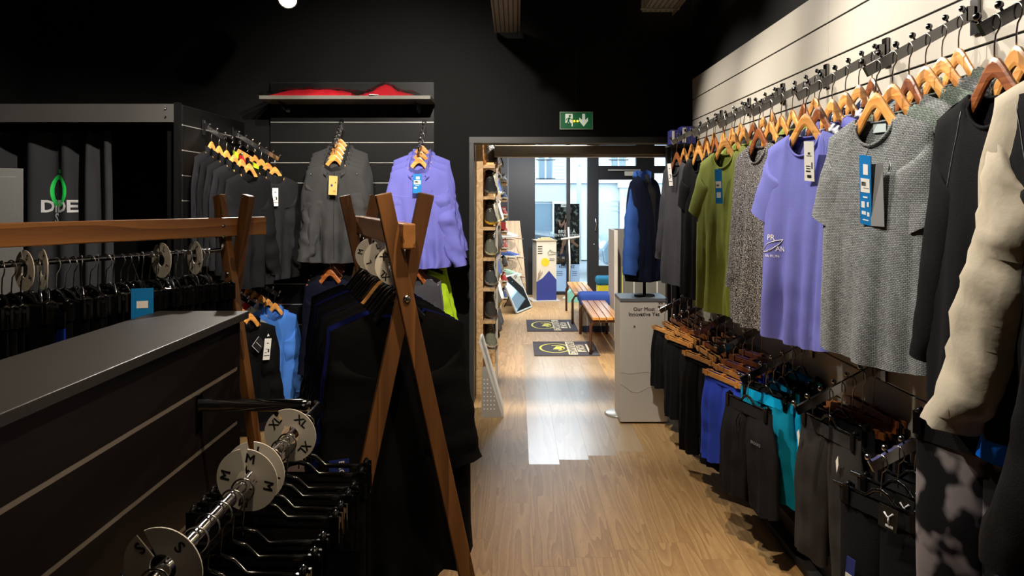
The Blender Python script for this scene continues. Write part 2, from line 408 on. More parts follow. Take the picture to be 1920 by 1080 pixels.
def bottoms(L=.40, w=.17, crotch=.24, flare=.03, T=.06, fold=.60, npl=17, seed=0, gap=.02, taper=0, legw=None):
    key = ('bottoms', L, w, crotch, flare, T, fold, npl, seed, gap, taper, legw)
    if key in MESHES: return MESHES[key]
    rnd = random.Random(seed*5+1); g = G(); nv, n = (18 if L < .6 else 26), 30
    for s in (-1, 1):
        ph = [rnd.uniform(0, 6.28) for _ in range(4)]; vs = []
        for j in range(nv+1):
            v = j/nv; z = -L*v
            outer = lerp(w, w+flare, sm(0, .5, v)); inner = lerp(-.006, gap, sm(crotch/L*.8, 1, v))
            if legw: inner = lerp(inner, outer-legw, sm(crotch/L, 1, v)); outer = lerp(outer, w+flare-taper, sm(.3, 1, v))
            c = (outer+inner)/2; rx = (outer-inner)/2; ry = lerp(.007, T/2, sm(0, .30, v))
            for k in range(n):
                a = 2*math.pi*k/n; f = 1+fold*(.35+.65*sm(.1, .9, v))*(math.sin(npl*.5*a*1.0+ph[0]+v*1.2)*.6+math.sin(npl*a*.9+ph[1]+v*2)*.4)*abs(math.sin(a))
                f += .32*noise.noise(Vector((a*1.3+s*4, v*L*12, seed)))*sm(.1, .5, v)
                vs.append((s*(c+math.cos(a)*rx), math.sin(a)*ry*f, z+.006*math.sin(3*a+ph[2])*sm(.8, 1, v)))
        fs = []
        for j in range(nv):
            for k in range(n):
                k2 = (k+1) % n; f = (j*n+k, (j+1)*n+k, (j+1)*n+k2, j*n+k2); fs.append(f if s > 0 else f[::-1])
        g.add(vs, fs, 0, True)
    me = g.mesh('legs'); b = G(); rows = []
    for j in range(4):
        rows.append([Vector((math.cos(2*math.pi*k/40)*(w+.004), math.sin(2*math.pi*k/40)*(.0075+.002*j)*(1+.15*math.sin(k*2.9+seed)), .008-.014*j)) for k in range(40)])
    for j in range(3): b.strip(rows[j], rows[j+1], closed=True)
    MESHES[key] = (me, b.mesh('waistband')); return MESHES[key]

def price_tag(parent, loc, size, mat, rot, marks, cord=.05):
    w, h = size; t = obj('price_tag', G().box((0, 0, -h/2), (w, .0016, h)), mat, parent, loc, rot)
    if cord: obj('cord', G().tube([(0, 0, -.008), (.004, .012, cord*.6), (.0, .02, cord)], .0009, 4), INK, t)
    for x, z, a, b, m in marks: obj('print', G().box((x*w, -.0012, -z*h), (a*w, .0006, b*h)), m, t)
    return t
BLUEMARKS = [(.05, .20, .42, .15, INKW), (0, .43, .78, .20, PAPER), (-.12, .41, .4, .06, INK), (.1, .47, .5, .012, INK), (0, .60, .4, .02, INKW), (-.2, .71, .3, .09, INKW), (.22, .70, .16, .07, INKW), (-.15, .83, .36, .05, INKW), (.24, .84, .2, .06, INKW), (0, .93, .5, .015, INKW)]
WHITEMARKS = [(.0, .30, .22, .05, INK), (0, .36, .5, .012, INK), (-.1, .62, .45, .02, INK), (.28, .60, .09, .16, INK), (-.1, .68, .4, .02, INK), (-.1, .75, .45, .03, INK), (0, .88, .4, .07, INK)]
BARMARKS = [(0, .22, .3, .04, INK), (0, .5, .5, .02, INK), (.2, .58, .2, .14, INK), (-.2, .66, .3, .03, INK), (0, .80, .86, .03, BLKMAT)]

def tee(label, cat, loc, rz, mat, group=None, seed=0, sl=.21, name='running_tee', sleeves=True, a=20, cuff=0, collar=True, r1=.078, cmat=None, **kw):
    t = thing(name, label, cat, loc, rz, group); sw = kw.get('sw', DEF['sw']); sd = kw.get('sd', DEF['sd'])
    me, c, loop = torso(seed=seed, **kw); inst('body', me, t, mat)
    if collar: inst('collar', c, t, cmat or mat)
    if sleeves:
        for s in (-1, 1): inst('sleeve', sleeve(s, ln=sl, a=a+(seed % 3)*2, r1=r1, sw=sw, sd=sd, seed=seed % 4, cuff=cuff), t, mat)
    return t
def jacket(label, loc, rz, mat, group=None, seed=0, hood=False, name='running_jacket', cat='jacket', sl=.58, a=7, zipm=None, L=.72, stand=True, wr=.5, bend=.03, fl=.034, splay=(0, 0), slmat=None, r0s=.10, r1s=.058, **kw):
    t = thing(name, label, cat, loc, rz, group)
    kw.setdefault('cw', .245); kw.setdefault('hw', .238); kw.setdefault('T', .058); kw.setdefault('ndf', .055)
    me, c, loop = torso(seed=seed, L=L, bag=1, **kw); inst('body', me, t, mat)
    for k, s in enumerate((-1, 1)): inst('sleeve', sleeve(s, ln=sl, a=a, r0=r0s, r1=r1s, fl=fl, sw=kw.get('sw', DEF['sw']), bend=bend, seed=seed % 5, wr=wr, cuff=1, splay=splay[k]), t, slmat or mat)
    if stand: inst('collar', collar_stand(loop, .05, key=seed), t, mat)
    if hood: inst('hood', hood_mesh(seed % 4), t, mat)
    if zipm: 
        b = bvh_of(me); pts = []
        for i in range(14):
            h = b.ray_cast(Vector((.004, -.5, -.085-i*(L-.11)/13)), Vector((0, 1, 0)))
            if h[0] is not None: pts.append(h[0]-Vector((0, .0015, 0)))
        if len(pts) > 2: obj('zip', G().tube(pts, [(.0012, .004)]*len(pts), 6), zipm, t)
    return t

# ---------------------------------------------------------------- hangers (local: hook rests at origin)
def hook_pts(drop=.085, r=.020, n=14, flip=1):
    pts = [(0, 0, -drop-.01), (0, 0, -drop+.02), (flip*.004, 0, -r*2-.004)]
    for i in range(n+1):
        a = R(-50)+R(225)*i/n; pts.append((flip*(r*.98*math.cos(a)), 0, -r+r*math.sin(a)))
    return pts
HOOK = G().tube(hook_pts(), .0019, 6).mesh('hook')
HOOKL = G().tube(hook_pts(.105, .022), .0019, 6).mesh('hook'); HOOKW = G().tube(hook_pts(.140, .022), .0019, 6).mesh('hook')
def arch(w=.205, ha=.052, he=.030, dz=.058, t=.013):
    n = 12; up = []; dn = []
    for i in range(2*n+1):
        u = -1+i/n; a = abs(u); x = u*w
        z = -dz*(1-math.exp(-(a/.40)**1.8)); up.append((x, z))
        h = lerp(ha, he, sm(.35, .9, a)); dn.append((x*.97, z-h))
    g = G(); N = 2*n+1
    rows = [[Vector((x, -t*.28, z)) for x, z in up], [Vector((x, -t/2, lerp(z, zz, .22))) for (x, z), (_, zz) in zip(up, dn)], [Vector((x, -t/2, lerp(z, zz, .8))) for (x, z), (_, zz) in zip(up, dn)], [Vector((x, -t*.28, z)) for x, z in dn]]
    back = [[Vector((p.x, -p.y, p.z)) for p in r] for r in rows[::-1]]
    allr = rows+back
    for i in range(8): g.strip(allr[(i+1) % 8], allr[i])
    return g.mesh('shoulder_bar')
ARCH = arch(.168, .043, .024, .108, .011); ARCHP = arch(.168, .026, .014, .108, .009)
def wood_hanger(label, loc, rz, group=None, mat=None):
    h = thing('wooden_hanger', label, 'hanger', loc, rz, group)
    inst('hook', HOOK, h, WIRE); inst('shoulder_bar', ARCH, h, mat or HWOOD, (0, 0, -.090)); return h
def plastic_hanger(label, loc, rz, group=None):
    h = thing('plastic_hanger', label, 'hanger', loc, rz, group)
    inst('hook', HOOK, h, WIRE); inst('shoulder_bar', ARCHP, h, BLKPLAST, (0, 0, -.088)); return h
CLIPBAR = G().box((0, -.0125, -.126), (.345, .008, .022)).box((0, .0125, -.126), (.345, .008, .022)).box((0, 0, -.113), (.03, .018, .014)).mesh('clip_bar')
PEG = G().box((0, -.013, -.126), (.022, .012, .028)).box((0, .013, -.126), (.022, .012, .028)).mesh('clip')
BARP = G().tube([(-.165, 0, -.128), (-.05, 0, -.128), (-.025, 0, -.105), (0, 0, -.098), (.025, 0, -.105), (.05, 0, -.128), (.165, 0, -.128)], [(.0065, .005)]*7, 6).mesh('clip_bar')
PEGP = G().box((0, -.010, -.145), (.020, .007, .055)).box((0, .010, -.145), (.020, .007, .055)).tube([(0, -.012, -.122), (0, 0, -.112), (0, .012, -.122)], .006, 6).mesh('clip')
def clip_hanger(label, loc, rz, group=None, wooden=True, w=.15, mat=None):
    h = thing('clip_hanger', label, 'hanger', loc, rz, group)
    dz = -.036 if wooden else 0
    inst('hook', HOOKW if wooden else HOOKL, h, WIRE); inst('clip_bar', CLIPBAR if wooden else BARP, h, (mat or HWOOD) if wooden else BLKPLAST, (0, 0, dz))
    for s in (-1, 1): inst('clip', PEG if wooden else PEGP, h, (mat or HWOOD) if wooden else BLKPLAST, (s*w, 0, dz))
    return h
def pants(label, loc, rz, mat, group=None, name='shorts', cat='shorts', bandmat=None, seed=0, **kw):
    t = thing(name, label, cat, loc, rz, group); me, wb = bottoms(seed=seed, **kw)
    inst('legs', me, t, mat); inst('waistband', wb, t, bandmat or mat); return t

# ---------------------------------------------------------------- sloping display arm with balls
def arm(label, wall, hd, ln=.315, drop=.175, nb=7, mat=None, bracket=.10, group=None, h=.030, w=.013):
    mat = mat or CHROME; hd = Vector(hd).normalized(); wall = Vector(wall)
    t = thing('clothes_rail', label, 'clothes rail', wall, math.atan2(hd.y, hd.x), group)
    obj('bracket', G().box((.006, 0, -.02), (.010, .034, bracket)).box((.018, 0, -.012), (.03, .02, .04)), GUN, t)
    d = Vector((ln, 0, -drop)); a0 = Vector((.012, 0, -.012)); obj('bar', G().bar(a0, d, w, h, (0, 0, 1)), mat, t)
    n = Vector((drop, 0, ln)).normalized()
    for i in range(nb):
        c = lerp(a0, d, .06+.92*i/(nb-1))+n*(h/2+.013)
        obj('ball', G().ball(c, .0095, 8).tube([c-n*.016, c], .0035, 6), mat, t)
    def at(k, n_=None):                         # hook contact between ball k and k+1, counted from the tip
        f = .06+.92*(nb-1-k-.5)/(nb-1); return wall+(hd*(a0.x+(ln-a0.x)*f))+Vector((0, 0, a0.z+(-drop-a0.z)*f+h/2+.002))
    return at
# ---------------------------------------------------------------- the shop shell
YB = 5.68                                     # face of the wall with the doorway
XR = 1.33
struct('wall_right', span(XR, XR+.15, -1.6, YB+.15, 0, 3.12), BLACKWALL)
struct('wall_left', span(-3.85, -3.70, -1.6, YB+.15, 0, 3.12), BLACKWALL)
struct('wall_rear', span(-3.7, XR, -1.75, -1.6, 0, 3.12), BLACKWALL)
wb = G().box(((-3.7-.325)/2, YB+.09, 1.56), (3.375, .18, 3.12)).box(((1.185+XR)/2, YB+.09, 1.56), (XR-1.185, .18, 3.12)).box((.43, YB+.09, (2.0+3.12)/2), (1.51, .18, 1.12))
struct('wall_back', wb, BLACKWALL)
struct('ceiling', span(-3.85, 1.48, -1.75, YB+.18, 3.12, 3.22), CEIL)
FRAMEM = M('grey_door_frame', (58, 58, 58), .4, 0, .4)
struct('trim_1', G().box((-.335, YB+.08, 1.0), (.035, .20, 2.0)).box((1.20, YB+.08, 1.0), (.035, .20, 2.0)).box((.43, YB+.08, 2.005), (1.565, .21, .045)), FRAMEM)
# ---------------------------------------------------------------- floor: every plank a piece
fl = struct('floor', span(-3.85, 2.9, -1.75, 12.3, -.06, -.006), M('floor_base', (96, 72, 46), .5))
rnd = random.Random(4); PW = .18
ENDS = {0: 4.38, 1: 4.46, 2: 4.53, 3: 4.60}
pm = {}
def plank(row, y0, y1, m):
    x0 = .078+PW*row; key = round(y1-y0, 2)
    if key not in pm:
        L = y1-y0-.0007; w = PW-.0007
        pm[key] = G().box((0, 0, -.004), (w, L, .006)).mesh('floor_plank')
    inst('floor_plank', pm[key], fl, m, (x0+PW/2, (y0+y1)/2, 0))
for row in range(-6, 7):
    pale = row in ENDS  # rows whose planks carry the painted window glare
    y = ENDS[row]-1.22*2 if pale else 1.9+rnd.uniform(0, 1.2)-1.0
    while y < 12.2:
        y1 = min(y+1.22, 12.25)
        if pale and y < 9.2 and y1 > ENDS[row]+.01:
            plank(row, y, y1, PLANKGLARE if y < 7.9 else PLANK)
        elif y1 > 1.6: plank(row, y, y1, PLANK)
        y = y1
for row, cuts in ((-7, (2, 12.2)), (-8, (2, 5.6)), (-9, (1, 5.5)), (-10, (1, 5.5)), (-11, (1, 5.5)), (-12, (1.5, 5.5)), (7, (2.0, 12.2)), (8, (2.0, 12.2)), (9, (5.8, 12.2)), (10, (5.8, 12.2)), (11, (5.8, 12.2)), (12, (5.8, 12.2))):
    y = cuts[0]
    while y < cuts[1]: plank(row, y, y+1.22 if y+1.22 < 12.25 else 12.25, PLANK); y += 1.22
# ---------------------------------------------------------------- slat panels: boards as pieces, metal strip in each groove
def slat(name, label, base, axis, ln, z0, z1, n0, thick, normal, mat, strip, pitch=.153, gap=.008, cuts=None, stripd=.004):
    t = thing(name, label, 'wall panel', base); ax = Vector(axis); nr = Vector(normal)
    cuts = cuts or [0, ln]; bm = {}
    def piece(nm, a0, a1, zz0, zz1, th, off, m):
        k = (nm, round(a1-a0, 3), round(zz1-zz0, 4), th)
        if k not in bm:
            sz = Vector((abs(ax.x)*(a1-a0)+abs(nr.x)*th, abs(ax.y)*(a1-a0)+abs(nr.y)*th, zz1-zz0)); bm[k] = G().box((0, 0, 0), sz).mesh(nm)
        inst(nm, bm[k], t, m, ax*((a0+a1)/2)+nr*(off+th/2)+Vector((0, 0, (zz0+zz1)/2)))
    piece('backing', 0, ln, z0, z1, thick-.006, 0, GROOVE)
    z = z1; first = True
    while z > z0+.02:
        zb = max(z0, (z1-n0 if first else z-pitch)); first = False
        for a0, a1 in zip(cuts[:-1], cuts[1:]):
            piece('panel_board', a0+.0006, a1-.0006, zb+gap/2, z-gap/2, .008, thick-.008+.002, mat)
        if strip and zb > z0+.02: piece('groove_strip', 0, ln, zb-gap/2, zb+gap/2, stripd, thick-.006, strip)
        z = zb
    return t
slat('slat_panel', 'long cream slat panel holding the rows of tops along the right wall', (XR-.001, -.9, 0), (0, 1, 0), 6.39, .10, 2.44, .153, .028, (-1, 0, 0), WHITEPANEL, GUN, cuts=[0, 1.60, 2.80, 4.0, 5.21, 6.39], stripd=.002)
XF = XR-.031
pl = thing('plinth', 'black plinth along the floor beneath the cream right wall panel', 'plinth', (1.24, 0, 0))
obj('front_board', span(0, .02, .3, 5.4, 0, .10), BLACKPANEL, pl); obj('top_board', span(0, .085, .3, 5.4, .10, .112), BLACKPANEL, pl); obj('foot_rail', span(-.05, -.004, 1.0, 4.2, .0, .035), BLKMAT, pl)
slat('slat_panel', 'tall black slat panel on the back wall behind the grey and violet jackets', (-1.855, YB-.001, 0), (1, 0, 0), 1.235, .06, 2.44, .153+.148, .030, (0, -1, 0), BLACKPANEL, ALU, cuts=[0, 1.235])
slat('slat_panel', 'black slat side panel of the fitting room carrying dark tops', (-2.085, 4.62, 0), (0, 1, 0), 1.04, .06, 2.14, .125, .026, (1, 0, 0), BLACKPANEL, ALU, pitch=.156, cuts=[0, 1.04])
obj('hole_plug', G().box((0, 0, 0), (.004, .012, .012)), PAPER, None) if False else None
# shelf over the back panel
sh = thing('wall_shelf', 'dark grey shelf at the top of the black back panel', 'shelf', (-1.22, YB-.03, 2.30))
SHELFG = M('grey_shelf_laminate', (96, 92, 84), .45)
bev(obj('board', span(-.62, .61, -.30, 0, -.028, 0), SHELFG, sh))
for x in (-.50, .49):
    b = obj('bracket', G().box((x, -.012, -.06), (.035, .012, .075)).prism([(-.27, -.030), (0, -.030), (0, -.095), (-.03, -.095)], .004, Matrix.Translation((x, 0, 0)) @ Matrix.Rotation(R(90), 4, 'Z')), GUN, sh)
# folded red garments in clear bags
REDK = cloth(225, 44, 58); 
def bag(label, x, w, d, lay, pk, rz=0, rise=0):
    t = thing('bagged_jersey', label, 'clothing', (x, YB-.185, 2.301), rz, 'red jerseys in clear bags on the shelf'); rd = random.Random(pk)
    g = G(); nx, ny = 26, 9; top = []; bot = []
    def hgt(u, v): return (lay*(1-abs(u)**4)*(1-abs(v)**4)+.010*noise.noise(Vector((u*4+pk, v*3, 1)))+rise*math.exp(-((u+.05)*3)**2))
    for off, nm, m, s in ((0, 'folded_fabric', REDK, .93), (.006, 'plastic_bag', FILM, 1.16)):
        g = G(); vs = []; fs = []
        for j in range(ny+1):
            for i in range(nx+1):
                u, v = -1+2*i/nx, -1+2*j/ny; cr = .016*noise.noise(Vector((u*11, v*8, pk+off*99))) if off else .35*abs(noise.noise(Vector((u*7, v*2, pk))))*.02
                vs.append((u*w/2*s, v*d/2*s, .003+max(0, hgt(u, v))+off+abs(cr)*(1.6 if off else 1)))
        n1 = nx+1
        for j in range(ny):
            for i in range(nx): fs.append((j*n1+i, j*n1+i+1, (j+1)*n1+i+1, (j+1)*n1+i))
        nb = len(vs); vs += [(x_, y_, .001) for x_, y_, z_ in vs]
        for i in range(nx): fs += [(i+1, i, nb+i, nb+i+1)]; k = ny*n1+i; fs += [(k, k+1, nb+k+1, nb+k)]
        for j in range(ny): k = j*n1; fs += [(k, k+n1, nb+k+n1, nb+k)]; k += nx; fs += [(k+n1, k, nb+k, nb+k+n1)]
        obj(nm, g.add(vs, fs, 0, not off), m, t)
    return t
bag('wide flat bag of red jerseys on the left of the shelf', -1.47, .66, .26, .050, 3)
bag('smaller peaked bag of red jerseys on the right of the shelf', -.94, .42, .25, .035, 8, .08, .055)
lab = thing('paper_label', 'cream paper label lying at the front edge of shelf', 'label', (-1.02, YB-.325, 2.303), .3); obj('sheet', G().box((0, 0, 0), (.065, .045, .003)), PAPER, lab)
# fitting room: frame, curtain, post
fr = thing('fitting_room', 'black fitting room frame with deep front beam at left', 'fitting room', (-2.07, 4.60, 0))
BEAMM = M('satin_black_beam', (66, 64, 62), .40, 0, .5, .04, 30, .25, 3)
obj('beam', span(-1.63, -.028, -.02, .02, 2.028, 2.14), BEAMM, fr); obj('post', span(-.028, .004, -.02, .02, 0, 2.15), BLACKPANEL, fr)
obj('inner_post', span(-.10, -.03, .05, .09, 0, 2.03), BLACKPANEL, fr); obj('roof_board', span(-1.63, -.02, .02, 1.06, 2.118, 2.134), BLACKPANEL, fr); obj('back_board', span(-1.60, -.03, 1.04, 1.058, .02, 2.1), BLACKPANEL, fr)
for z in (2.06, 2.11): obj('screw', G().lathe([(.0001, 0), (.006, 0), (.006, .004)], (-.075, -.024, z), 8, 0, Matrix.Rotation(R(90), 3, 'X')), GUN, fr)
cu = thing('curtain', 'black curtain with a green ring and white letters in the fitting room', 'curtain', (-2.96, 4.80, 0))
g = G(); vs = []; fs = []; nx, nz = 110, 26
def curtx(u): return -.66+1.05*u
def curty(u, v): 
    a = .55+.45*v
    return .042*math.sin(u*36+1.6*math.sin(u*7)+(1-v)*.5)*a+.032*math.sin(u*17+1.3+(1-v)*1.2)*a+.012*noise.noise(Vector((u*16, v*5, 2)))
for j in range(nz+1):
    v = j/nz
    for i in range(nx+1): u = i/nx; vs.append((curtx(u)*(1-.02*v), curty(u, v), 1.99-1.93*(1-v)))
for j in range(nz):
    for i in range(nx): fs.append((j*(nx+1)+i, j*(nx+1)+i+1, (j+1)*(nx+1)+i+1, (j+1)*(nx+1)+i))
CURT = M('black_curtain', (40, 40, 43), .8, 0, .2, .2, 300)
cm = g.add(vs, fs, 0, True).mesh('cloth'); inst('cloth', cm, cu, CURT)
cb = bvh_of(cm); GREEN = M('green_print', (18, 190, 72), .6); WPRINT = M('white_print', (235, 235, 235), .6)
def curtain_print(me, mat, sh): 
    for v in me.vertices: v.co.x *= .84 if mat is WPRINT else 1
    me.materials.clear(); me.materials.append(mat); inst('print', wrap(me, cb, (0, 1, 0), .003, sh), cu)
cx0 = P(113, 0, 4.8).x+2.96
curtain_print(text_mesh('DIDE', .108, .03, sub=2), WPRINT, (cx0-.01, 0, P(0, 388, 4.8).z)); curtain_print(text_mesh('S', .09, .03, sub=2), WPRINT, (cx0-.025, 0, P(0, 410, 4.8).z))
ring = G(); nr = 48; A = [Vector((math.cos(6.2832*i/nr)*.060, 0, math.sin(6.2832*i/nr)*.105)) for i in range(nr)]; B = [Vector((math.cos(6.2832*i/nr)*.038, 0, math.sin(6.2832*i/nr)*.074)) for i in range(nr)]
Mi = [(a+b)/2 for a, b in zip(A, B)]; ring.strip(A, Mi, closed=True); ring.strip(Mi, B, closed=True); ring.box((.008, 0, .125), (.03, .001, .025))
curtain_print(ring.mesh('print'), GREEN, (cx0-.01, 0, P(0, 358, 4.8).z))
# grey locker
LOCK = M('grey_locker_steel', (92, 92, 90), .45, 0, .5)
lk = thing('locker', 'grey metal locker at the left edge beside the curtain', 'locker', (-2.965, 3.97, 0), R(34))
lz = P(0, 314, 4.0).z
bev(obj('body', span(-.35, .29, 0, .42, 0.02, lz), LOCK, lk)); d_ = bev(obj('door', span(-.33, .255, -.014, -.001, .06, lz-.045), LOCK, lk), .004)
for k in range(3): obj('vent_slot', G().box((-.13, -.016, lz-.215-.024*k), (.22, .006, .008)), M('slot_light', (150, 150, 148), .4), d_)
obj('handle', G().tube([(-.125, -.016, lz-.125), (-.125, -.028, lz-.14), (-.125, -.016, lz-.155)], .004, 6), GUN, d_)

# ---------------------------------------------------------------- low slatted counter and its wrapped rail
ct = thing('display_counter', 'low dark slatted counter in the left foreground with a grey top', 'counter', (-.985, 0, 0))
ZC = 1.2; C0, C1 = .25, 2.36
bev(obj('top', span(-.145, .142, C0, C1, ZC-.024, ZC), COUNTERTOP, ct), .002)
zs = [1.173, 1.027, .860, .693, .526, .359, .19]
obj('core', span(-.12, .104, C0+.02, C1-.04, .05, 1.174), DARKBOARD, ct)
STRIPW = M('pale_groove_strip', (120, 112, 104), .5, 0)
for a, b in zip(zs[:-1], zs[1:]):
    obj('panel_board', span(.106, .120, C0+.02, C1-.04, b+.006, a-.006), DARKBOARD, ct)
    obj('groove_strip', span(.106, .1195, C0+.02, C1-.04, b-.006, b+.006), STRIPW, ct)
obj('end_board', span(-.12, .121, C1-.038, C1-.02, .05, 1.174), DARKBOARD, ct)
rl = thing('counter_rail', 'chrome rail on a flat arm reaching out from the dark counter', 'clothes rail', (-.862, 2.03, .992))
obj('arm', G().tube([(0, 0, 0), (.28, 0, 0), (.305, 0, -.002)], [(.017, .008)]*3, 8, ref=(0, 0, 1)), CHROME, rl)
obj('plate', G().box((.002, 0, -.02), (.004, .03, .10)), GUN, rl)
obj('bar', G().tube([(.315, .01, -.001), (.330, -.012, -.001), (.330, -.06, -.001), (.330, -.90, -.001), (.330, -.99, -.001)], [.0125]*5, 12), CHROME, rl)
obj('end_ball', G().ball((.330, -.88, .016), .0085, 8), CHROME, rl)
def disc(label, text, c, r=.062, tilt=0, yaw=0, group=None, ang=0, n=4):
    t = thing('size_divider', label, 'size divider', c, 0, group, rot=(tilt, 0, yaw)); g = G(); N = 40
    ro = [(r*math.cos(-6.05*i/N+ang+1.47), r*math.sin(-6.05*i/N+ang+1.47)) for i in range(N+1)]; ri = [(x*.34, z*.34) for x, z in ro]
    o1 = [Vector((x, -.0012, z)) for x, z in ro]; i1 = [Vector((x, -.0012, z)) for x, z in ri]; o2 = [Vector((x, .0012, z)) for x, z in ro]; i2 = [Vector((x, .0012, z)) for x, z in ri]
    g.strip(i1, o1, sm=False); g.strip(o1, o2); g.strip(o2, i2, sm=False); g.strip(i2, i1)
    obj('plate', g, WHITE, t)
    for k in range(n):
        a = ang+k*math.pi/2+.15; me = text_mesh(text, r*.42, .03); me.materials.append(INK)
        inst('letter', me, t, None, (r*.70*math.sin(a), -.002, r*.70*math.cos(a)), (0, a, 0))
    return t
RX, RZ = -.532, .991
def ondisc(r=.062): return RZ-.0125+r*.34-.026+.012
for label, text, y, ang in (('round white divider marked S at the near end of counter rail', 'S', 1.135, .55), ('round white divider marked M on the counter rail', 'M', 1.49, .05), ('round white divider marked L just behind the M divider on counter rail', 'L', 1.535, .1), ('round white divider marked XL near the arm of the counter rail', 'XL', 1.775, .55)):
    disc(label, text, (RX-.004, y, RZ+.0), .064, .08, -.12, 'size dividers on the counter rail', ang)
# black trousers on clip hangers along the counter rail
BLKS = [cloth(9, 9, 11), cloth(12, 12, 14), cloth(8, 9, 12), cloth(15, 15, 17)]
ys = [1.10, 1.19, 1.24, 1.29, 1.345, 1.40, 1.455, 1.58, 1.63, 1.69, 1.735, 1.83, 1.89]
for i, y in enumerate(ys):
    rz = random.Random(i).uniform(-.16, .12); dr = random.Random(i+50).uniform(-.0, .01)
    clip_hanger('black clip hanger, %s from the near end of the counter rail' % ordw(i+1), (RX, y, RZ+.0125+.003), rz, 'black clip hangers on the counter rail', False, .155)
    o = pants('black trousers, %s from the near end of the counter rail' % ordw(i+1), (RX+(.06 if i == 6 else 0), y, RZ-.14), rz, BLKS[i % 4], 'black trousers on the counter rail', 'trousers', 'trousers', seed=i % 3, L=.86, w=.165, crotch=.27, flare=.0, fold=.2, T=.045, legw=.12, taper=.03)
    if i == 6: obj('reflective_band', G().box((.125, -.024, -.13), (.085, .004, .014)), M('lime_reflective', (190, 205, 40), .5), o); o['label'] = 'black trousers with a lime stripe on the counter rail'
# ---------------------------------------------------------------- right wall: upper arms and tops
KNITG = knit('grey_knit', (42, 46, 50), (170, 174, 174)); KNITGREEN = knit('green_grey_knit', (52, 60, 56), (150, 164, 152))
SPECK = heather('speckled_knit', (20, 20, 21), (175, 170, 168), 1, 2.2, 240, .55, .05); DARKH = heather('dark_heather', (30, 31, 33), (92, 94, 96), 1, 2, 260, .55, .1)
VIOLET = M('violet_jersey', (106, 110, 188), .8, 0, .25, .3, 420, .06, 30); OLIVE = M('olive_jersey', (134, 146, 60), .8, 0, .25, .3, 420, .10, 30)
CHAR = cloth(40, 40, 43); BLK = cloth(13, 13, 14); BLK2 = cloth(19, 19, 20); DGREY = cloth(46, 48, 50); DGREEN = cloth(42, 50, 42); SLATE = cloth(64, 64, 68)
WPAT = heather('white_blot_print', (34, 36, 66), (232, 232, 240), 1, 1, 18, .48, .03, 0); NAVY = cloth(20, 24, 48); ROYAL = cloth(38, 62, 178)
TEXTBLK = heather('black_pebble_knit', (14, 14, 15), (52, 54, 54), 1, 1, 190, .5, .08, .8)
ARMZ = 2.085; RH = []
def right_arm(y, label, z=ARMZ, ln=.315, drop=.175): return arm(label, (XF, y, z), (-1, 0, 0), ln, drop, mat=CHROME if z < 1.5 else GUN, group=None)
def rail_of_tops(at, y, desc, items, hgroup, rotbase=-84, hz=.158, n0=0):
    # items: (label, material, kind, kwargs) from the aisle to the wall
    out = []
    for k, (label, mat, kind, kw) in enumerate(items):
        rd = random.Random(int(y*100)+k*7); p = at(k); rz = R(kw.pop('rz', rotbase+rd.uniform(-7, 7)))
        hm = HWOOD2 if (k*5+int(y*10)) % 4 == 3 else HWOOD
        wood_hanger('wooden hanger %s from the aisle on the %s' % (ORD[k], desc), p, rz, hgroup, hm)
        q = p+Vector((0, 0, -.145))
        kw.setdefault('seed', k+int(y*3))
        if kind == 'tee': out.append(tee(label, 'top', q, rz, mat, **kw))
        elif kind == 'long': out.append(tee(label, 'top', q, rz, mat, name='long_sleeve_top', sl=.57, r1=.05, a=kw.pop('a', 8), cuff=1, **kw))
        else: out.append(jacket(label, q, rz, mat, **kw))
    return out
def ordlab(base, k): return '%s, %s from the aisle on its arm' % (base, ORD[k])
# arm at 4.69 m: charcoal tops by the doorway
a = right_arm(4.70, 'display arm of charcoal tops beside the doorway on the right wall')
t = rail_of_tops(a, 4.70, 'arm nearest the doorway', [('charcoal long-sleeve top with a white and black tag by doorway', SLATE, 'long', dict(L=.78, rz=-78))]+[(ordlab(c+' long top by the doorway', k+1), m, 'long', dict(L=.80, T=.036)) for k, (c, m) in enumerate((('grey', DGREY), ('black', BLK), ('dark green', DGREEN), ('black', BLK2), ('grey', DGREY)))], 'wooden hangers on the right wall arms')
price_tag(t[0], (.02, -.06, -.02), (.045, .14), PAPER, (.1, 0, .1), BARMARKS, .04)
a = right_arm(4.14, 'display arm of black and dark green tops between doorway and olive tops')
rail_of_tops(a, 4.14, 'arm beyond the olive tops', [(ordlab(c+' slim top beyond the olive tops', k), m, 'long' if k % 2 else 'tee', dict(L=.80, T=.036)) for k, (c, m) in enumerate((('black', BLK), ('dark green', DGREEN), ('black', BLK2), ('grey', DGREY), ('black', BLK), ('charcoal', CHAR)))], 'wooden hangers on the right wall arms')
a = right_arm(3.62, 'display arm of olive tops on the right wall')
t = rail_of_tops(a, 3.62, 'arm of olive tops', [('olive green short-sleeve tee with a blue tag', OLIVE, 'tee', dict(L=.80, rz=-70, seed=2, sl=.25, r1=.07)), ('olive tee hanging just behind the tagged olive tee', OLIVE, 'tee', dict(L=.76, T=.04)), ('third olive tee from the aisle, with dark trim', OLIVE, 'tee', dict(L=.74, T=.04))]+[(ordlab(c+' top behind the olive tees', k+3), m, 'tee', dict(T=.036)) for k, (c, m) in enumerate((('dark grey', DGREY), ('black', BLK), ('charcoal', CHAR)))], 'wooden hangers on the right wall arms')
price_tag(t[0], (.02, -.052, -.10), (.042, .165), BLUETAG, (.05, .0, .25), [(0, .45, .8, .2, PAPER), (0, .75, .6, .16, INKW), (-.1, .47, .4, .06, INK)], .04)
a = right_arm(3.11, 'display arm of speckled black and white tops on the right wall')
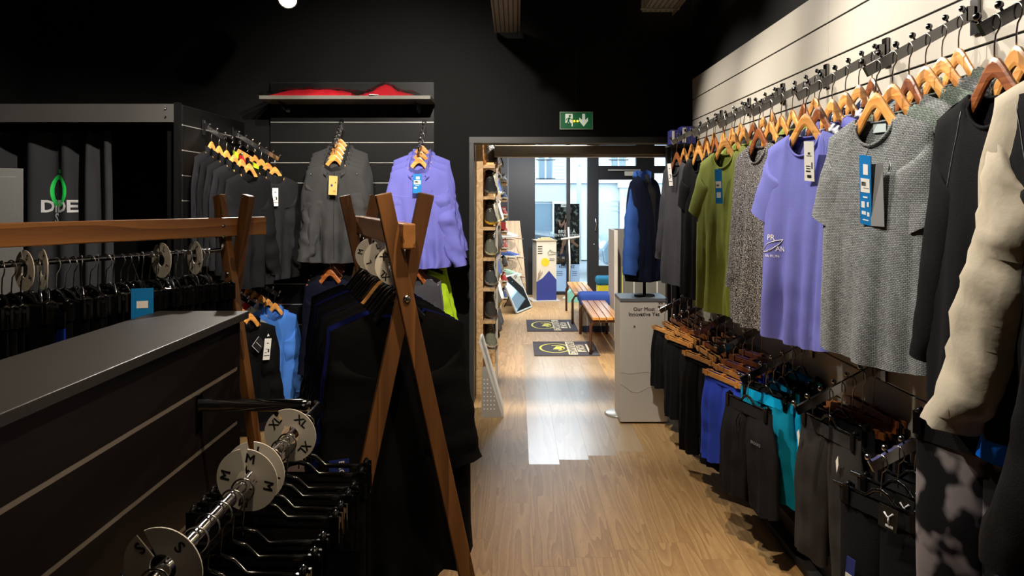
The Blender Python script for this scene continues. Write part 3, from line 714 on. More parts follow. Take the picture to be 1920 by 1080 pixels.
rail_of_tops(a, 3.11, 'arm of speckled tops', [('speckled black and white long-sleeve top beside the olive tee', SPECK, 'long', dict(L=.78, rz=-80, T=.06)), ('dark heather top behind the speckled top', DARKH, 'long', dict(T=.036)), ('black top, third on the arm of speckled tops', BLK, 'tee', dict(T=.036)), ('olive top, fourth on the arm of speckled tops', OLIVE, 'tee', dict(T=.036)), ('black top, fifth on the arm of speckled tops', BLK2, 'tee', dict(T=.036)), ('dark green top, innermost on the arm of speckled tops', DGREEN, 'tee', dict(T=.036))], 'wooden hangers on the right wall arms')
a = right_arm(2.61, 'display arm of the violet tee on the right wall')
t = rail_of_tops(a, 2.61, 'arm of the violet tee', [('violet short-sleeve tee with a white tag and PR print', VIOLET, 'tee', dict(L=.76, rz=-70, seed=5, sl=.24, r1=.080, T=.06, sw=.20, cw=.222, hw=.225, hemc=.03)), ('white tee with dark blotches right behind the violet tee', WPAT, 'tee', dict(T=.036, L=.68)), ('violet tee behind the blotched white tee', VIOLET, 'tee', dict(T=.036, L=.68)), ('dark blotched tee, fourth on the violet tee arm', WPAT, 'tee', dict(T=.036, L=.66)), ('navy tee, fifth on the violet tee arm', NAVY, 'tee', dict(T=.036, L=.66)), ('white blotched tee, innermost on the violet tee arm', WPAT, 'tee', dict(T=.036, L=.66))], 'wooden hangers on the right wall arms')
price_tag(t[0], (.075, -.052, -.05), (.045, .135), PAPER, (.12, .10, .05), WHITEMARKS, .035)
vb = bvh_of(torso(seed=5, L=.76, T=.06, sw=.20, cw=.222, hw=.225, hemc=.03)[0])
for s, sz, x, z in (('PR', .030, -.135, -.385), ('AN', .026, -.098, -.425), ('RA RUN', .014, -.13, -.452)):
    me = text_mesh(s, sz, sub=1); me.materials.append(INKW); inst('print', wrap(me, vb, (0, 1, 0), .0015, (x, 0, z)), t[0])
g = G()
for pts in ([(-.175, -.43), (-.15, -.408), (-.125, -.398), (-.085, -.39), (-.10, -.405), (-.13, -.425), (-.165, -.44)], [(-.178, -.44), (-.14, -.435), (-.10, -.405)]):
    q = [Vector((lerp(x0, x1, t_/5), 0, lerp(z0, z1, t_/5))) for (x0, z0), (x1, z1) in zip(pts[:-1], pts[1:]) for t_ in range(6)]
    w_ = []
    for p in q:
        h = vb.ray_cast(p-Vector((0, .5, 0)), Vector((0, 1, 0))); w_.append((h[0] if h[0] is not None else p)-Vector((0, .001, 0)))
    g.tube(w_, .0012, 4)
obj('print', g, INKW, t[0])
a = right_arm(2.10, 'display arm of grey knitted tees on the right wall')
t = rail_of_tops(a, 2.10, 'arm of grey knitted tees', [('grey knitted tee with a long blue tag, frontmost of its arm', KNITG, 'tee', dict(L=.71, rz=-76, seed=3, sl=.24, r1=.082, T=.06, sw=.205, cw=.225, hw=.235, fold=.018, hemc=.02)), ('green-grey knitted tee right behind the tagged grey tee', KNITGREEN, 'tee', dict(T=.036)), ('grey knitted tee, third from the aisle on its arm', KNITG, 'tee', dict(T=.036)), ('green-grey knitted tee, fourth from the aisle on its arm', KNITGREEN, 'tee', dict(T=.036)), ('grey knitted tee, fifth from the aisle on its arm', KNITG, 'tee', dict(T=.036)), ('green-grey knitted tee, innermost on its arm', KNITGREEN, 'tee', dict(T=.036))], 'wooden hangers on the right wall arms')
price_tag(t[0], (.030, -.060, -.125), (.046, .195), BLUETAG, (.12, .13, .0), BLUEMARKS, .04); price_tag(t[0], (.055, -.046, -.15), (.046, .17), M('grey_card', (150, 150, 150), .6), (.06, .02, .1), [], 0)
obj('neck_label', G().box((0, .012, -.045), (.05, .001, .025)), M('pale_label', (190, 205, 205), .6), t[0])
gb = bvh_of(torso(seed=3, L=.71, T=.06, sw=.205, cw=.225, hw=.235, fold=.018, hemc=.02)[0]); c_ = Vector((.082, 0, -.155)); h = gb.ray_cast(c_-Vector((0, .5, 0)), Vector((0, 1, 0)))
if h[0] is not None:
    p = h[0]; obj('logo', G().tube([p+Vector((-.006, -.001, -.014)), p+Vector((0, -.001, .012)), p+Vector((.006, -.001, -.014))], .0012, 4).tube([p+Vector((-.010, -.001, -.020)), p+Vector((.010, -.001, -.020))], .001, 4), M('silver_logo', (190, 192, 192), .4), t[0])
a = right_arm(1.58, 'display arm of charcoal tops nearest the beige jacket')
t = rail_of_tops(a, 1.58, 'arm of charcoal tops', [('charcoal top with reflective shoulder lines left of the beige jacket', cloth(22, 22, 24), 'long', dict(L=.74, rz=-88, T=.05)), ('black pebbled top behind the charcoal top with reflective lines', TEXTBLK, 'long', dict(L=.74, T=.036))]+[(ordlab(c+' long top beside the grey knitted tees', k+2), m, 'tee', dict(L=.72, T=.036)) for k, (c, m) in enumerate((('black', BLK2), ('dark grey', DGREY), ('black', BLK)))], 'wooden hangers on the right wall arms')
cb_ = bvh_of(t[0].children[0].data)
for sg in (-1, 1):
    pts = []
    for i in range(10):
        h = cb_.ray_cast(Vector((sg*lerp(.085, .135, i/9), -.5, lerp(-.05, -.23, i/9))), Vector((0, 1, 0)))
        if h[0] is not None: pts.append(h[0]-Vector((0, .0008, 0)))
    obj('reflective_line', G().tube(pts, .0011, 4), M('reflective_grey', (150, 150, 150), .5), t[0])
# nearest arm: jackets at the right edge of view
BEIGE = M('beige_shell', (196, 184, 162), .7, 0, .25, .3, 40, .05, 20); COBALT = cloth(20, 110, 240); BLKSHELL = cloth(17, 17, 18, .6)
a = right_arm(1.36, 'display arm of the beige and cobalt jackets at the right edge')
for k, (lb, m, rz, kw) in enumerate((('beige wind jacket with a creased long sleeve at the right', BEIGE, -74, dict(seed=3, L=.62, sl=.68, a=8, T=.04, wr=.45, fl=.046, bend=.06, splay=(.02, 0), r0s=.09, r1s=.070)), ('cobalt blue long jacket behind the beige jacket at the right', COBALT, -80, dict(seed=1, splay=(.02, 0), L=1.2, hw=.30, T=.06, sl=.8, wr=.3)))):
    p = a(k*1.4+.9); wood_hanger('wooden hanger %s from the aisle on the beige jacket arm' % ORD[k], p, R(rz), 'wooden hangers on the right wall arms'); jacket(lb, p+Vector((0, 0, -.145)), R(rz), m, **kw)
a = right_arm(1.12, 'display arm of the black shell jacket, nearest the viewer at right')
for k, (lb, m, rz, kw) in enumerate((('black shell jacket at the right edge, nearest the viewer', BLKSHELL, -78, dict(seed=2, splay=(.03, 0), L=1.0, sl=.86, hw=.26, wr=.3, bend=.05, r1s=.075)), ('second black shell jacket at the right edge, nearer the wall', BLKSHELL, -84, dict(seed=1, L=.8, sl=.66, wr=.3)))):
    p = a(k*1.3); wood_hanger('wooden hanger %s from the aisle on the black shell jacket arm' % ORD[k], p, R(rz), 'wooden hangers on the right wall arms'); jacket(lb, p+Vector((0, 0, -.145)), R(rz), m, **kw)

# ---------------------------------------------------------------- right wall: lower arms and shorts
LOWZ = .985
BSH = [cloth(24, 24, 26), cloth(20, 20, 22), cloth(30, 30, 32)]; CYAN = cloth(10, 175, 230); CYAN2 = cloth(8, 128, 160); BLUESH = cloth(54, 82, 215)
CAMO = heather('camo_print', (20, 20, 22), (140, 130, 130), 1, 1, 11, .55, .05, 0)
def low_arm(y, label, items, desc, ln=.315, z=LOWZ, rotb=-80, step=1):
    a = right_arm(y, label, z, ln); out = []
    for k, (lb, m, bm, wood_, kw) in enumerate(items):
        kw = dict(kw); rd = random.Random(int(y*90)+k); p = a(kw.pop('pos', k*step)); rz = R(kw.pop('rz', rotb+rd.uniform(-9, 9)))
        clip_hanger('%s clip hanger %s from the aisle on the %s' % ('wooden' if wood_ else 'black', ORD[k], desc), p, rz, 'clip hangers on the lower right arms', wood_, kw.get('w', .165)-.03, HWOOD2 if k >= 2 else None)  # rear bars in darker wood stand in for shade among the garments
        kw.setdefault('seed', k+int(y)); kw.setdefault('name', 'shorts'); kw.setdefault('cat', 'shorts')
        out.append(pants(lb, p+Vector((0, 0, -.160 if wood_ else -.140)), rz, m, None, bandmat=bm, **kw))
    return out
def many(base, n, mats, wood_, **kw): return [('%s, %s from the aisle' % (base, ORD[k]), mats[k % len(mats)], None, wood_, dict(kw)) for k in range(n)]
low_arm(4.97, 'lower display arm beside the white pedestal', [('black shorts on a wooden clip hanger beside the white pedestal', BSH[0], None, True, dict(L=.40, rz=-76))]+[('black shorts, %s from the aisle on the pedestal arm' % ORD[k], BSH[k % 3], None, True, dict(L=.40, T=.04)) for k in range(1, 5)], 'pedestal arm', .34)
low_arm(4.60, 'second lower display arm from the white pedestal', [('black shorts, %s from the aisle on the second low arm' % ORD[k], BSH[k % 3], None, True, dict(L=.50, T=.045)) for k in range(5)], 'second low arm from pedestal')
low_arm(4.11, 'third lower display arm from the white pedestal', [('pleated black shorts on a wooden bar left of the blue shorts', BSH[1], None, True, dict(L=.55, rz=-74, flare=.05))]+[('black shorts, %s from the aisle on the third low arm' % ORD[k], BSH[k % 3], None, True, dict(L=.5, T=.045)) for k in range(1, 5)], 'third low arm from pedestal')
low_arm(3.64, 'lower display arm of the royal blue shorts', [('royal blue shorts, frontmost on their arm', BLUESH, None, True, dict(L=.43, rz=-74, flare=.03, seed=4))]+[('royal blue shorts, %s from the aisle on their arm' % ORD[k], BLUESH, None, True, dict(L=.42, T=.045)) for k in range(1, 5)], 'royal blue shorts arm')
t = low_arm(3.26, 'lower display arm of black and cyan shorts', [('black shorts with a drawstring in front of the cyan shorts', BSH[2], None, False, dict(L=.42, rz=-74, flare=.04, w=.175)), ('cyan shorts with teal legs, second from the aisle', CYAN2, CYAN, False, dict(L=.42, rz=-70, pos=1.7)), ('black shorts with white print, behind the cyan pair', BSH[0], None, False, dict(L=.40, rz=-72, pos=2.4)), ('cyan shorts, fourth from the aisle', CYAN, CYAN, False, dict(L=.40, pos=3.3)), ('black shorts, fifth from the aisle on cyan arm', BSH[1], None, False, dict(L=.40, pos=4.2)), ('black shorts with a cyan loop, innermost on cyan arm', BSH[0], CYAN, False, dict(L=.40, pos=5.1))], 'cyan shorts arm', z=.935)
obj('drawstring', G().tube([(-.004, -.03, -.02), (-.012, -.05, -.06), (-.006, -.055, -.11)], .0022, 5).tube([(.004, -.03, -.02), (.012, -.05, -.06), (.02, -.055, -.10)], .0022, 5), BLKPLAST, t[0])
lettering('BROOKS', .024, INKW, t[2], (.085, -.036, -.12)); lettering('BROOKS', .018, M('grey_print', (120, 120, 122), .6), t[0], (.11, -.036, -.13)); lettering('running', .010, INKW, t[2], (.088, -.036, -.138))
t = low_arm(2.62, 'lower display arm of long black shorts', [('long charcoal shorts with a white side slit, frontmost on their arm', cloth(46, 44, 43), None, False, dict(L=.50, rz=-80, flare=.04, w=.175, fold=.2, pos=1.9)), ('long black shorts right behind the pair with white slit', BSH[2], None, False, dict(L=.48, rz=-78, flare=.04, pos=2.8)), ('black shorts on a wooden bar, third on the long shorts arm', BSH[0], None, True, dict(L=.50, rz=-76, pos=3.6)), ('black shorts on a wooden bar, fourth on the long shorts arm', BSH[1], None, True, dict(L=.50, pos=4.4)), ('black shorts, innermost on the long shorts arm', BSH[2], None, True, dict(L=.5, pos=5.2))], 'long shorts arm')
obj('white_inset', G().prism([(-.152, -.06), (-.140, -.045), (-.134, -.07), (-.142, -.11)], .002, Matrix.Translation((0, -.034, 0))), PAPER, t[0]); obj('white_inset', G().prism([(.095, -.08), (.107, -.06), (.110, -.09), (.10, -.12)], .002, Matrix.Translation((0, -.038, 0))), PAPER, t[0])
t = low_arm(2.07, 'lower display arm of black tights in the bottom right corner', [('black tights with a square black tag, %s from the aisle' % ORD[k], BSH[k % 3], None, False, dict(L=.80, w=.14, T=.04, legw=.095, taper=.03, flare=0, fold=.06, name='tights', cat='tights', rz=-66-3*k)) for k in range(5)], 'black tights arm')
SQ = M('dark_olive_card', (28, 30, 24), .5)
for o in t[:4]:
    g_ = price_tag(o, (.05, -.03, .02), (.055, .062), SQ, (.0, .1, .1), [], .02)
    obj('logo', G().tube([(-.012, -.002, -.018), (.0, -.002, -.030), (.014, -.002, -.014)], .0026, 5).tube([(.002, -.002, -.026), (.004, -.002, -.046)], .0026, 5).box((.006, -.0015, -.052), (.022, .001, .006)), INKW, g_)
price_tag(t[0], (-.07, -.035, -.17), (.030, .12), M('navy_white_card', (30, 52, 130), .5), (0, .1, 0), [(0, .7, .98, .6, PAPER), (0, .62, .5, .03, INK)], 0)
a = right_arm(1.66, 'lower display arm under the beige jacket', 1.29)
for k, rz in enumerate((-62, -68)):
    p = a(k+.6); clip_hanger('black clip hanger %s from the aisle under the beige jacket' % ORD[k], p, R(rz), 'clip hangers on the lower right arms', False)
    pants(('grey and black camouflage tights below the beige jacket', 'dark camouflage tights behind the pair below the beige jacket')[k], p+Vector((0, 0, -.15)), R(rz), CAMO, None, 'tights', 'tights', BSH[0], k, L=.82, w=.16, T=.05, legw=.12, taper=.02, flare=0, fold=.08)
# boxes at the far end of the right wall
bxs = thing('corner_shelf', 'narrow black stand at the end of right wall holding two boxes', 'stand', (1.20, 5.42, 0))
obj('board', span(-.09, .10, -.12, .13, 1.935, 1.95), BLACKPANEL, bxs); obj('post', span(-.088, -.06, .06, .13, 0, 1.935), BLACKPANEL, bxs)
for k, (x, w, h) in enumerate(((1.145, .065, .10), (1.235, .10, .125))):
    b = thing('carton', ('narrow indigo and white carton, left of two by doorway', 'wider indigo carton, right of two by doorway')[k], 'box', (x, 5.40, 1.951), 0, 'indigo cartons on the corner stand')
    obj('box', G().box((0, 0, h/2), (w, .14, h)), M('indigo_card', (62, 66, 150), .5), b); obj('label_panel', G().box((-w*.32, -.071, h/2), (w*.26, .002, h*.85)), PAPER, b)
# ---------------------------------------------------------------- wooden A-frame racks
def rack(label, c, rz, L=.99, ext=0):
    t = thing('clothes_rack', label, 'clothes rack', (c[0], c[1], 0), rz); zt, zc = 1.568, 1.275
    k = .064/(zt-zc)
    for e in (-1, 1):
        y = e*L/2
        for s in (-1, 1):
            xb = -s*k*zc; d = Vector((s*.064-xb, 0, zt)).normalized()
            l_ = bev(obj('leg', G().bar((xb-d.x*.0, y+s*.0145, 0.0), (s*.064, y+s*.0145, zt), .028, .044, (1, 0, 0)), RACKW, t), .003)
        obj('bolt', G().lathe([(.0001, .004), (.009, .003), (.011, 0), (.011, -.004)], (0, y-.031, zc), 10, 0, Matrix.Rotation(R(90), 3, 'X')), WIRE, t)
    bev(obj('beam', G().box((0, ext/2, 1.450), (.036, L+.13+ext, .070)), RACKB, t), .004)
    for e in (-1, 1):
        for zz in (1.415, 1.455): obj('bolt', G().lathe([(.0001, .003), (.006, .002), (.007, 0)], (.0195*1, e*(L/2-.06), zz), 8, 0, Matrix.Rotation(R(90), 3, 'Y')).lathe([(.0001, -.003), (.006, -.002), (.007, 0)], (-.0195, e*(L/2-.06), zz), 8, 0, Matrix.Rotation(R(90), 3, 'Y')), WIRE, t)
    zr = 1.365; pts = [(0, -L/2+.05, 1.40), (0, -L/2+.05, zr+.01), (0, -L/2+.06, zr)]+[(0, -L/2+.1+(L-.2)*i/6, zr) for i in range(7)]+[(0, L/2-.06, zr), (0, L/2-.05, zr+.01), (0, L/2-.05, 1.40)]
    obj('rod', G().tube(pts, .0085, 8), GUN, t)
    M_ = Matrix.Translation((c[0], c[1], 0)) @ Matrix.Rotation(rz, 4, 'Z')
    return lambda y, z=zr+.0085+.003: M_ @ Vector((0, y, z))
R1 = R(-30.5); at1 = rack('wooden A-frame rack of black trousers behind the dark counter', (-1.31, 2.375), R1, ext=.075)
R2 = R(18.9); at2 = rack('wooden A-frame rack of dark tops in the middle of the shop', (-.473, 2.575), R2)
BLKT = [cloth(8, 8, 10), cloth(11, 11, 13), cloth(8, 9, 13), cloth(14, 14, 16), cloth(9, 10, 20)]
BLUET = cloth(20, 52, 150)
n1 = 33
for i in range(n1):
    y = -.42+.80*i/(n1-1); rd = random.Random(i*3+1); rz = R1+R(rd.uniform(-26, 26))
    p = at1(y)
    clip_hanger('black clip hanger, %s from the left on the left wooden rack' % ordw(i+1), p, rz, 'black clip hangers on the left wooden rack', False)
    blue = i == 9
    if blue: p = p+Vector((.075, -.045, 0))
    o = pants('black trousers, %s from the left on the left wooden rack' % ordw(i+1), p+Vector((0, 0, -.14)), rz, BLUET if blue else BLKT[i % 5], None if blue else 'black trousers on the left wooden rack', 'trousers', 'trousers', BLKT[0], i % 3, L=.80, w=.165, crotch=.27, flare=0, T=.038, legw=.12, taper=.03)
    if blue: o['label'] = 'blue tights with a lime band on the left wooden rack'; obj('reflective_band', G().box((.10, -.020, -.10), (.10, .004, .018)).box((-.10, -.020, -.10), (.10, .004, .018)), M('lime_reflective', (190, 205, 40), .5), o)
for k, (y, yw) in enumerate(((-.235, -.05), (-.185, -.25), (.20, -.08), (.33, -.22))):
    disc('round white divider, %s from the left on the left wooden rack' % ORD[k], 'SMLX'[k], at1(y, 1.365-.0085-.012), .060, 0, R1+yw, 'size dividers on the left rack', .3)
bt = thing('hang_card', 'bright blue card hanging among the black trousers behind the counter', 'tag', (-1.15, 2.30, 1.213), R(20))
obj('card', G().box((0, 0, 0), (.062, .002, .13)), BLUETAG, bt); obj('print', G().box((0, -.0015, .015), (.032, .001, .022)), INKW, bt); obj('cord', G().tube([(0, 0, .06), (-.03, .03, .14)], .001, 4), INK, bt)
# tops on the middle rack
NAVYT = cloth(10, 12, 28); ROYALT = cloth(14, 24, 86); LIME = cloth(170, 205, 40, .7)
tops = [BLKT[0], ROYALT, BLKT[1], BLKT[2], BLKT[3], NAVYT, BLKT[0], BLKT[1], NAVYT, BLKT[2], ROYALT, NAVYT, BLKT[3], BLKT[0]]
for i, m in enumerate(tops):
    y = -.40+.78*i/(len(tops)-1); rd = random.Random(i*5+2); rz = R2+R(rd.uniform(-5, 5)); p = at2(y)
    if i == 5: wood_hanger('wooden hanger amid the black ones on the middle wooden rack', p, rz)
    else: plastic_hanger('black plastic hanger, %s from the front on the middle rack' % ordw(i+1), p, rz, 'black plastic hangers on the middle rack')
    nm = {id(ROYALT): 'royal blue', id(NAVYT): 'navy', id(LIME): 'lime'}.get(id(m), 'black')
    g_ = jacket('%s long-sleeve top, %s from the front on the middle rack' % (nm, ORD[i]), p+Vector((0, 0, -.143)), rz, m, None, i, False, 'long_sleeve_top', 'top', sl=.40, a=8, L=.80 if i < 3 else .74, stand=False, T=.050, wr=.25, sw=.20, cw=.222, hw=.225, nu=26, nv=20, ndf=.07, r1s=.085)
    if i == 0:
        wl = obj('brand_card', G().box((0, 0, 0), (.055, .0016, .075)), M('navy_card', (22, 40, 110), .5), g_, (-.185, -.060, -.44)); lettering('BROOKS', .020, INKW, wl, (.006, -.0015, -.006), (0, R(90), 0))
for k, (s, y, yw) in enumerate((('XL', -.33, -.1), ('L', -.05, .1), ('M', .17, .1))):
    disc('round white divider marked %s on the middle wooden rack' % s, s, at2(y, 1.365-.014), .060, 0, R2+yw, 'size dividers on the middle rack', -.9+.5*k)

# ---------------------------------------------------------------- back wall jackets
YP = YB-.033
SHELLG = cloth(54, 54, 54, .7); LILAC = cloth(110, 110, 190, .75); ZIPG = M('dark_zip', (34, 34, 36), .4)
a = arm('display arm of grey jackets on the black back panel', (-1.315, YP, 2.13), (0.06, -1, 0), .33, .20)
for k in range(5):
    p = a(k*1.15); wood_hanger('wooden hanger %s from the front on the grey jacket arm' % ORD[k], p, R(-2+k), 'wooden hangers on the back panel')
    t = jacket('grey hooded shell jacket, %s from the front on the back panel' % ORD[k], p+Vector((0, 0, -.145)), R(-2+k), SHELLG, None, k, True, 'shell_jacket', zipm=ZIPG if k == 0 else None, L=.72, sl=.64, a=7, T=.045 if k else .07, wr=.7, splay=(-.02, 0), bend=.05, hw=.25)
    if k == 0:
        price_tag(t, (.015, -.085, -.10), (.060, .135), KRAFT, (.05, .06, 0), [(-.15, .5, .22, .12, M('navy_ink', (40, 50, 110), .6)), (.28, .35, .12, .06, INK), (.2, .8, .3, .1, M('ochre_ink', (190, 130, 40), .6))], .04)
        for s in (-1, 1): obj('snap', G().ball((s*.165, -.02, -.085), .006, 6), WIRE, t)
        obj('pocket_zip', G().tube([(-.085, -.052, -.40), (-.09, -.05, -.56)], .002, 5).tube([(.085, -.052, -.40), (.09, -.05, -.56)], .002, 5), ZIPG, t)
a = arm('display arm of violet jackets on the black back panel', (-.69, YP, 2.13), (0, -1, 0), .35, .22)
for k in range(3):
    p = a(k*1.5); wood_hanger('wooden hanger %s from the front on the violet jacket arm' % ORD[k], p, R(2*k), 'wooden hangers on the back panel')
    t = jacket('violet windbreaker, %s from the front on the back panel' % ORD[k], p+Vector((0, 0, -.145)), R(2*k), LILAC, None, 7+k, False, 'windbreaker', L=.74, sl=.66, a=11, T=.07 if k == 0 else .045, wr=.6, bend=.02, fwd_=None) if False else jacket('violet windbreaker, %s from the front on the back panel' % ORD[k], p+Vector((0, 0, -.145)), R(2*k), LILAC, None, 7+k, True, 'windbreaker', L=.74, sl=.66, a=11, T=.07 if k == 0 else .045, wr=.6, bend=.02, zipm=cloth(96, 94, 172) if k == 0 else None, splay=(-.05, .02))
    if k == 0:
        price_tag(t, (0, -.085, -.07), (.062, .135), BLUETAG, (.0, .02, 0), BLUEMARKS[:6], .03)
        lb = bvh_of(torso(seed=7, L=.74, bag=1, T=.07, cw=.245, hw=.238, ndf=.055)[0]); pts = []
        for i in range(25):
            x = -.19+.38*i/24; h = lb.ray_cast(Vector((x, -.5, -.225-.012*math.cos(x*12))), Vector((0, 1, 0)))
            if h[0] is not None: pts.append(h[0]-Vector((0, .001, 0)))
        obj('seam', G().tube(pts, .0016, 4), cloth(150, 148, 228, .75), t); obj('logo', G().tube([pts[18]+Vector((-.008, 0, .03)), pts[18]+Vector((0, 0, .05)), pts[18]+Vector((.008, 0, .03))], .001, 4), cloth(80, 78, 150), t)
for x, ms, dsc in ((-1.33, [('navy', NAVYT), ('black', BLKT[0]), ('navy', NAVYT), ('black', BLKT[1]), ('navy', NAVYT)], 'lower left arm of the back panel'), (-.72, [('charcoal', cloth(64, 64, 68)), ('grey', cloth(92, 92, 96)), ('lime', LIME), ('black', BLKT[1]), ('lime', LIME)], 'lower right arm of the back panel')):
    a = arm('display arm on the %s' % dsc.replace('arm of the', 'side of the'), (x, YP, 1.29), (0, -1, 0), .33, .18)
    for k, (c, m) in enumerate(ms):
        p = a(k*1.1); wood_hanger('wooden hanger %s from the front on the %s' % (ORD[k], dsc), p, 0, 'wooden hangers on the back panel', HWOOD2)
        jacket('%s jacket, %s from the front on the %s' % (c, ORD[k], dsc), p+Vector((0, 0, -.145)), 0, m, None, k, False, L=.74, sl=.62, T=.045, stand=False, wr=.3, a=14 if c == 'lime' else 5, **({} if c == 'lime' else dict(sw=.18, cw=.20, hw=.21)))
# ---------------------------------------------------------------- fitting room side panel: two upper and two lower arms
XS = -2.052; DARKS = [cloth(19, 19, 21), cloth(14, 14, 16), cloth(24, 24, 27)]; LIMEB = cloth(186, 214, 40, .7); RED = cloth(190, 40, 48); WHT = cloth(220, 218, 214); SKYB = cloth(70, 122, 205)
a = arm('upper display arm nearest the fitting room post', (XS, 4.90, 2.045), (1, -.05, 0), .34, .20)
for k in range(6):
    p = a(k); wood_hanger('wooden hanger %s from the aisle on the fitting room panel front arm' % ORD[k], p, R(68+3*k), 'wooden hangers on fitting room panel')
    jacket('dark long top, %s from the aisle beside the fitting room post' % ORD[k], p+Vector((0, 0, -.145)), R(68+3*k), DARKS[k % 3], None, k, False, 'long_sleeve_top', 'top', L=.76, sl=.62, T=.040, stand=True, wr=.3)
a = arm('upper display arm in the corner beside the back panel', (XS, 5.42, 2.045), (1, -.05, 0), .34, .20)
for k, (c, m) in enumerate((('charcoal', cloth(34, 34, 36)), ('black', DARKS[1]), ('lime', LIMEB), ('black', DARKS[0]), ('red', RED), ('lime', LIMEB))):
    p = a(k); wood_hanger('wooden hanger %s from the aisle on the corner arm' % ORD[k], p, R(55+3*k), 'wooden hangers on fitting room panel')
    t = jacket('%s long top, %s from the aisle on the corner arm' % (c, ORD[k]), p+Vector((0, 0, -.145)), R(55+3*k), m, None, k+3, False, 'long_sleeve_top', 'top', L=.76, sl=.62, T=.040, stand=True, wr=.3)
    if k == 0: price_tag(t, (-.03, -.045, -.10), (.05, .13), PAPER, (.0, .0, 0), BARMARKS, .09); t['label'] = 'charcoal top with a hanging white tag at the corner arm tip'
for y, items, dsc in ((4.92, [('black', DARKS[1]), ('grey', cloth(120, 122, 124)), ('black', DARKS[0])], 'low front arm'), (5.42, [('sky blue', SKYB), ('sky blue', SKYB), ('white', WHT), ('red', RED), ('white', WHT), ('red', RED)], 'low corner arm')):
    a = arm('lower display arm holding %s jackets by the fitting room' % items[0][0], (XS, y, 1.06), (1, -.05, 0), .34, .20)
    for k, (c, m) in enumerate(items):
        p = a(k); wood_hanger('wooden hanger %s from the aisle on the %s' % (ORD[k], dsc), p, R(58+4*k), 'wooden hangers on fitting room panel')
        t = jacket('%s jacket, %s from the aisle on the %s' % (c, ORD[k], dsc), p+Vector((0, 0, -.145)), R(58+4*k), m, None, k+1, False, L=.68, sl=.55, T=.04, stand=True, wr=.4)
        if y < 5 and k == 0: price_tag(t, (.10, -.055, -.12), (.055, .14), PAPER, (0, .12, 0), BARMARKS, .05); g_ = price_tag(t, (.055, -.050, -.12), (.08, .08), BLKMAT, (0, .78, 0), [(0, .5, .7, .03, INKW), (-.46, .5, .03, .96, INKW), (0, .97, .96, .03, INKW)], 0); obj('logo', G().prism([(-.010, 0), (.010, 0), (.0, .018)], .001), INKW, t, (.10, -.056, -.105))

# ---------------------------------------------------------------- exit sign, cable trays, spotlights
ex = thing('exit_sign', 'green emergency exit sign with running man and arrow above the doorway', 'sign', (.459, YB-.001, 2.152))
SGREEN = M('sign_green', (0, 92, 52), .4, emit=.35); SWHITE = M('sign_white', (225, 235, 215), .5, emit=.35); SFR = M('sign_frame', (150, 165, 140), .5)
obj('case', G().box((0, -.012, 0), (.252, .024, .134)), SFR, ex); obj('panel', G().box((0, -.0255, 0), (.238, .003, .120)), SGREEN, ex)
def flat(pts, m, nm): obj(nm, G().prism(pts, .003, Matrix.Translation((0, -.0285, 0))), m, ex)
flat([(.044, .050), (.066, .050), (.066, .004), (.088, .022), (.088, -.004), (.055, -.046), (.022, -.004), (.022, .022), (.044, .004)], SWHITE, 'arrow')
flat([(-.084, -.02), (-.084, .05), (-.028, .05), (-.028, -.045), (-.036, -.045), (-.036, -.02)], SWHITE, 'doorway_symbol')
man = G(); f = Matrix.Translation((0, -.032, 0))
man.prism([(-.050+.009*math.cos(i*.6283), .033+.009*math.sin(i*.6283)) for i in range(10)], .002, f)
for p, q, w in (((-.052, .022), (-.062, -.006), .014), ((-.062, -.006), (-.046, -.022), .009), ((-.046, -.022), (-.052, -.046), .008), ((-.062, -.006), (-.072, -.022), .009), ((-.072, -.022), (-.090, -.024), .008), ((-.052, .020), (-.072, .012), .006), ((-.072, .012), (-.078, .000), .006), ((-.052, .020), (-.036, .006), .006), ((-.036, .006), (-.028, .012), .006)):
    man.bar((p[0], -.032, p[1]), (q[0], -.032, q[1]), w, .002, (0, 1, 0))
obj('running_man', man, SGREEN, ex)
LEDM = M('amber_led', (255, 150, 20), .4, emit=14)
for x in (-.016, .008): obj('led', G().ball((x, -.032, -.006), .0065, 8), LEDM, ex)
obj('cable', G().tube([(-.004, -.004, .067), (-.004, -.004, .96)], .004, 6), BLKMAT, ex)
def tray(label, x0, x1, y0, y1, z, rods):
    t = thing('cable_tray', label, 'cable tray', ((x0+x1)/2, y0, z)); w = x1-x0; L = y1-y0; TR = M('tray_steel', (150, 145, 130), .5, .2)
    obj('base', G().box((0, L/2, 0), (w, L, .002)), TR, t); g = G()
    for r in range(6):
        for i in range(int(L/.035)): g.box((-w*.42+w*.84*r/5, .02+.035*i+(r % 2)*.016, -.0016), (.009, .020, .001))
    o = obj('perforation', g, BLKMAT, t); o['kind'] = 'stuff'
    for s in (-1, 1): obj('side', G().box((s*w/2, L/2, .02 if s < 0 else .005), (.002, L, .05 if s < 0 else .07)), TR, t)
    for yy in rods: obj('hanger_rod', G().box((0, yy, -.006), (w*1.25, .03, .008)).box((-w*.58, yy, (3.12-z)/2-.004), (.008, .008, 3.118-z)).box((w*.58, yy, (3.12-z)/2-.004), (.008, .008, 3.118-z)), TR, t)
tray('perforated cable tray hanging at the top centre above the doorway', -.155, .028, 3.4, 5.52, 2.79, (.7,))
tray('short cable tray hanging at the top right above the doorway', .88, 1.09, 3.6, 5.20, 2.86, (1.5,))
jb = thing('junction_box', 'small pale junction box above the top right cable tray', 'junction box', (.90, 5.12, 2.895)); bev(obj('box', G().box((0, 0, 0), (.07, .07, .06)), M('pale_plastic', (170, 165, 150), .5), jb), .004)
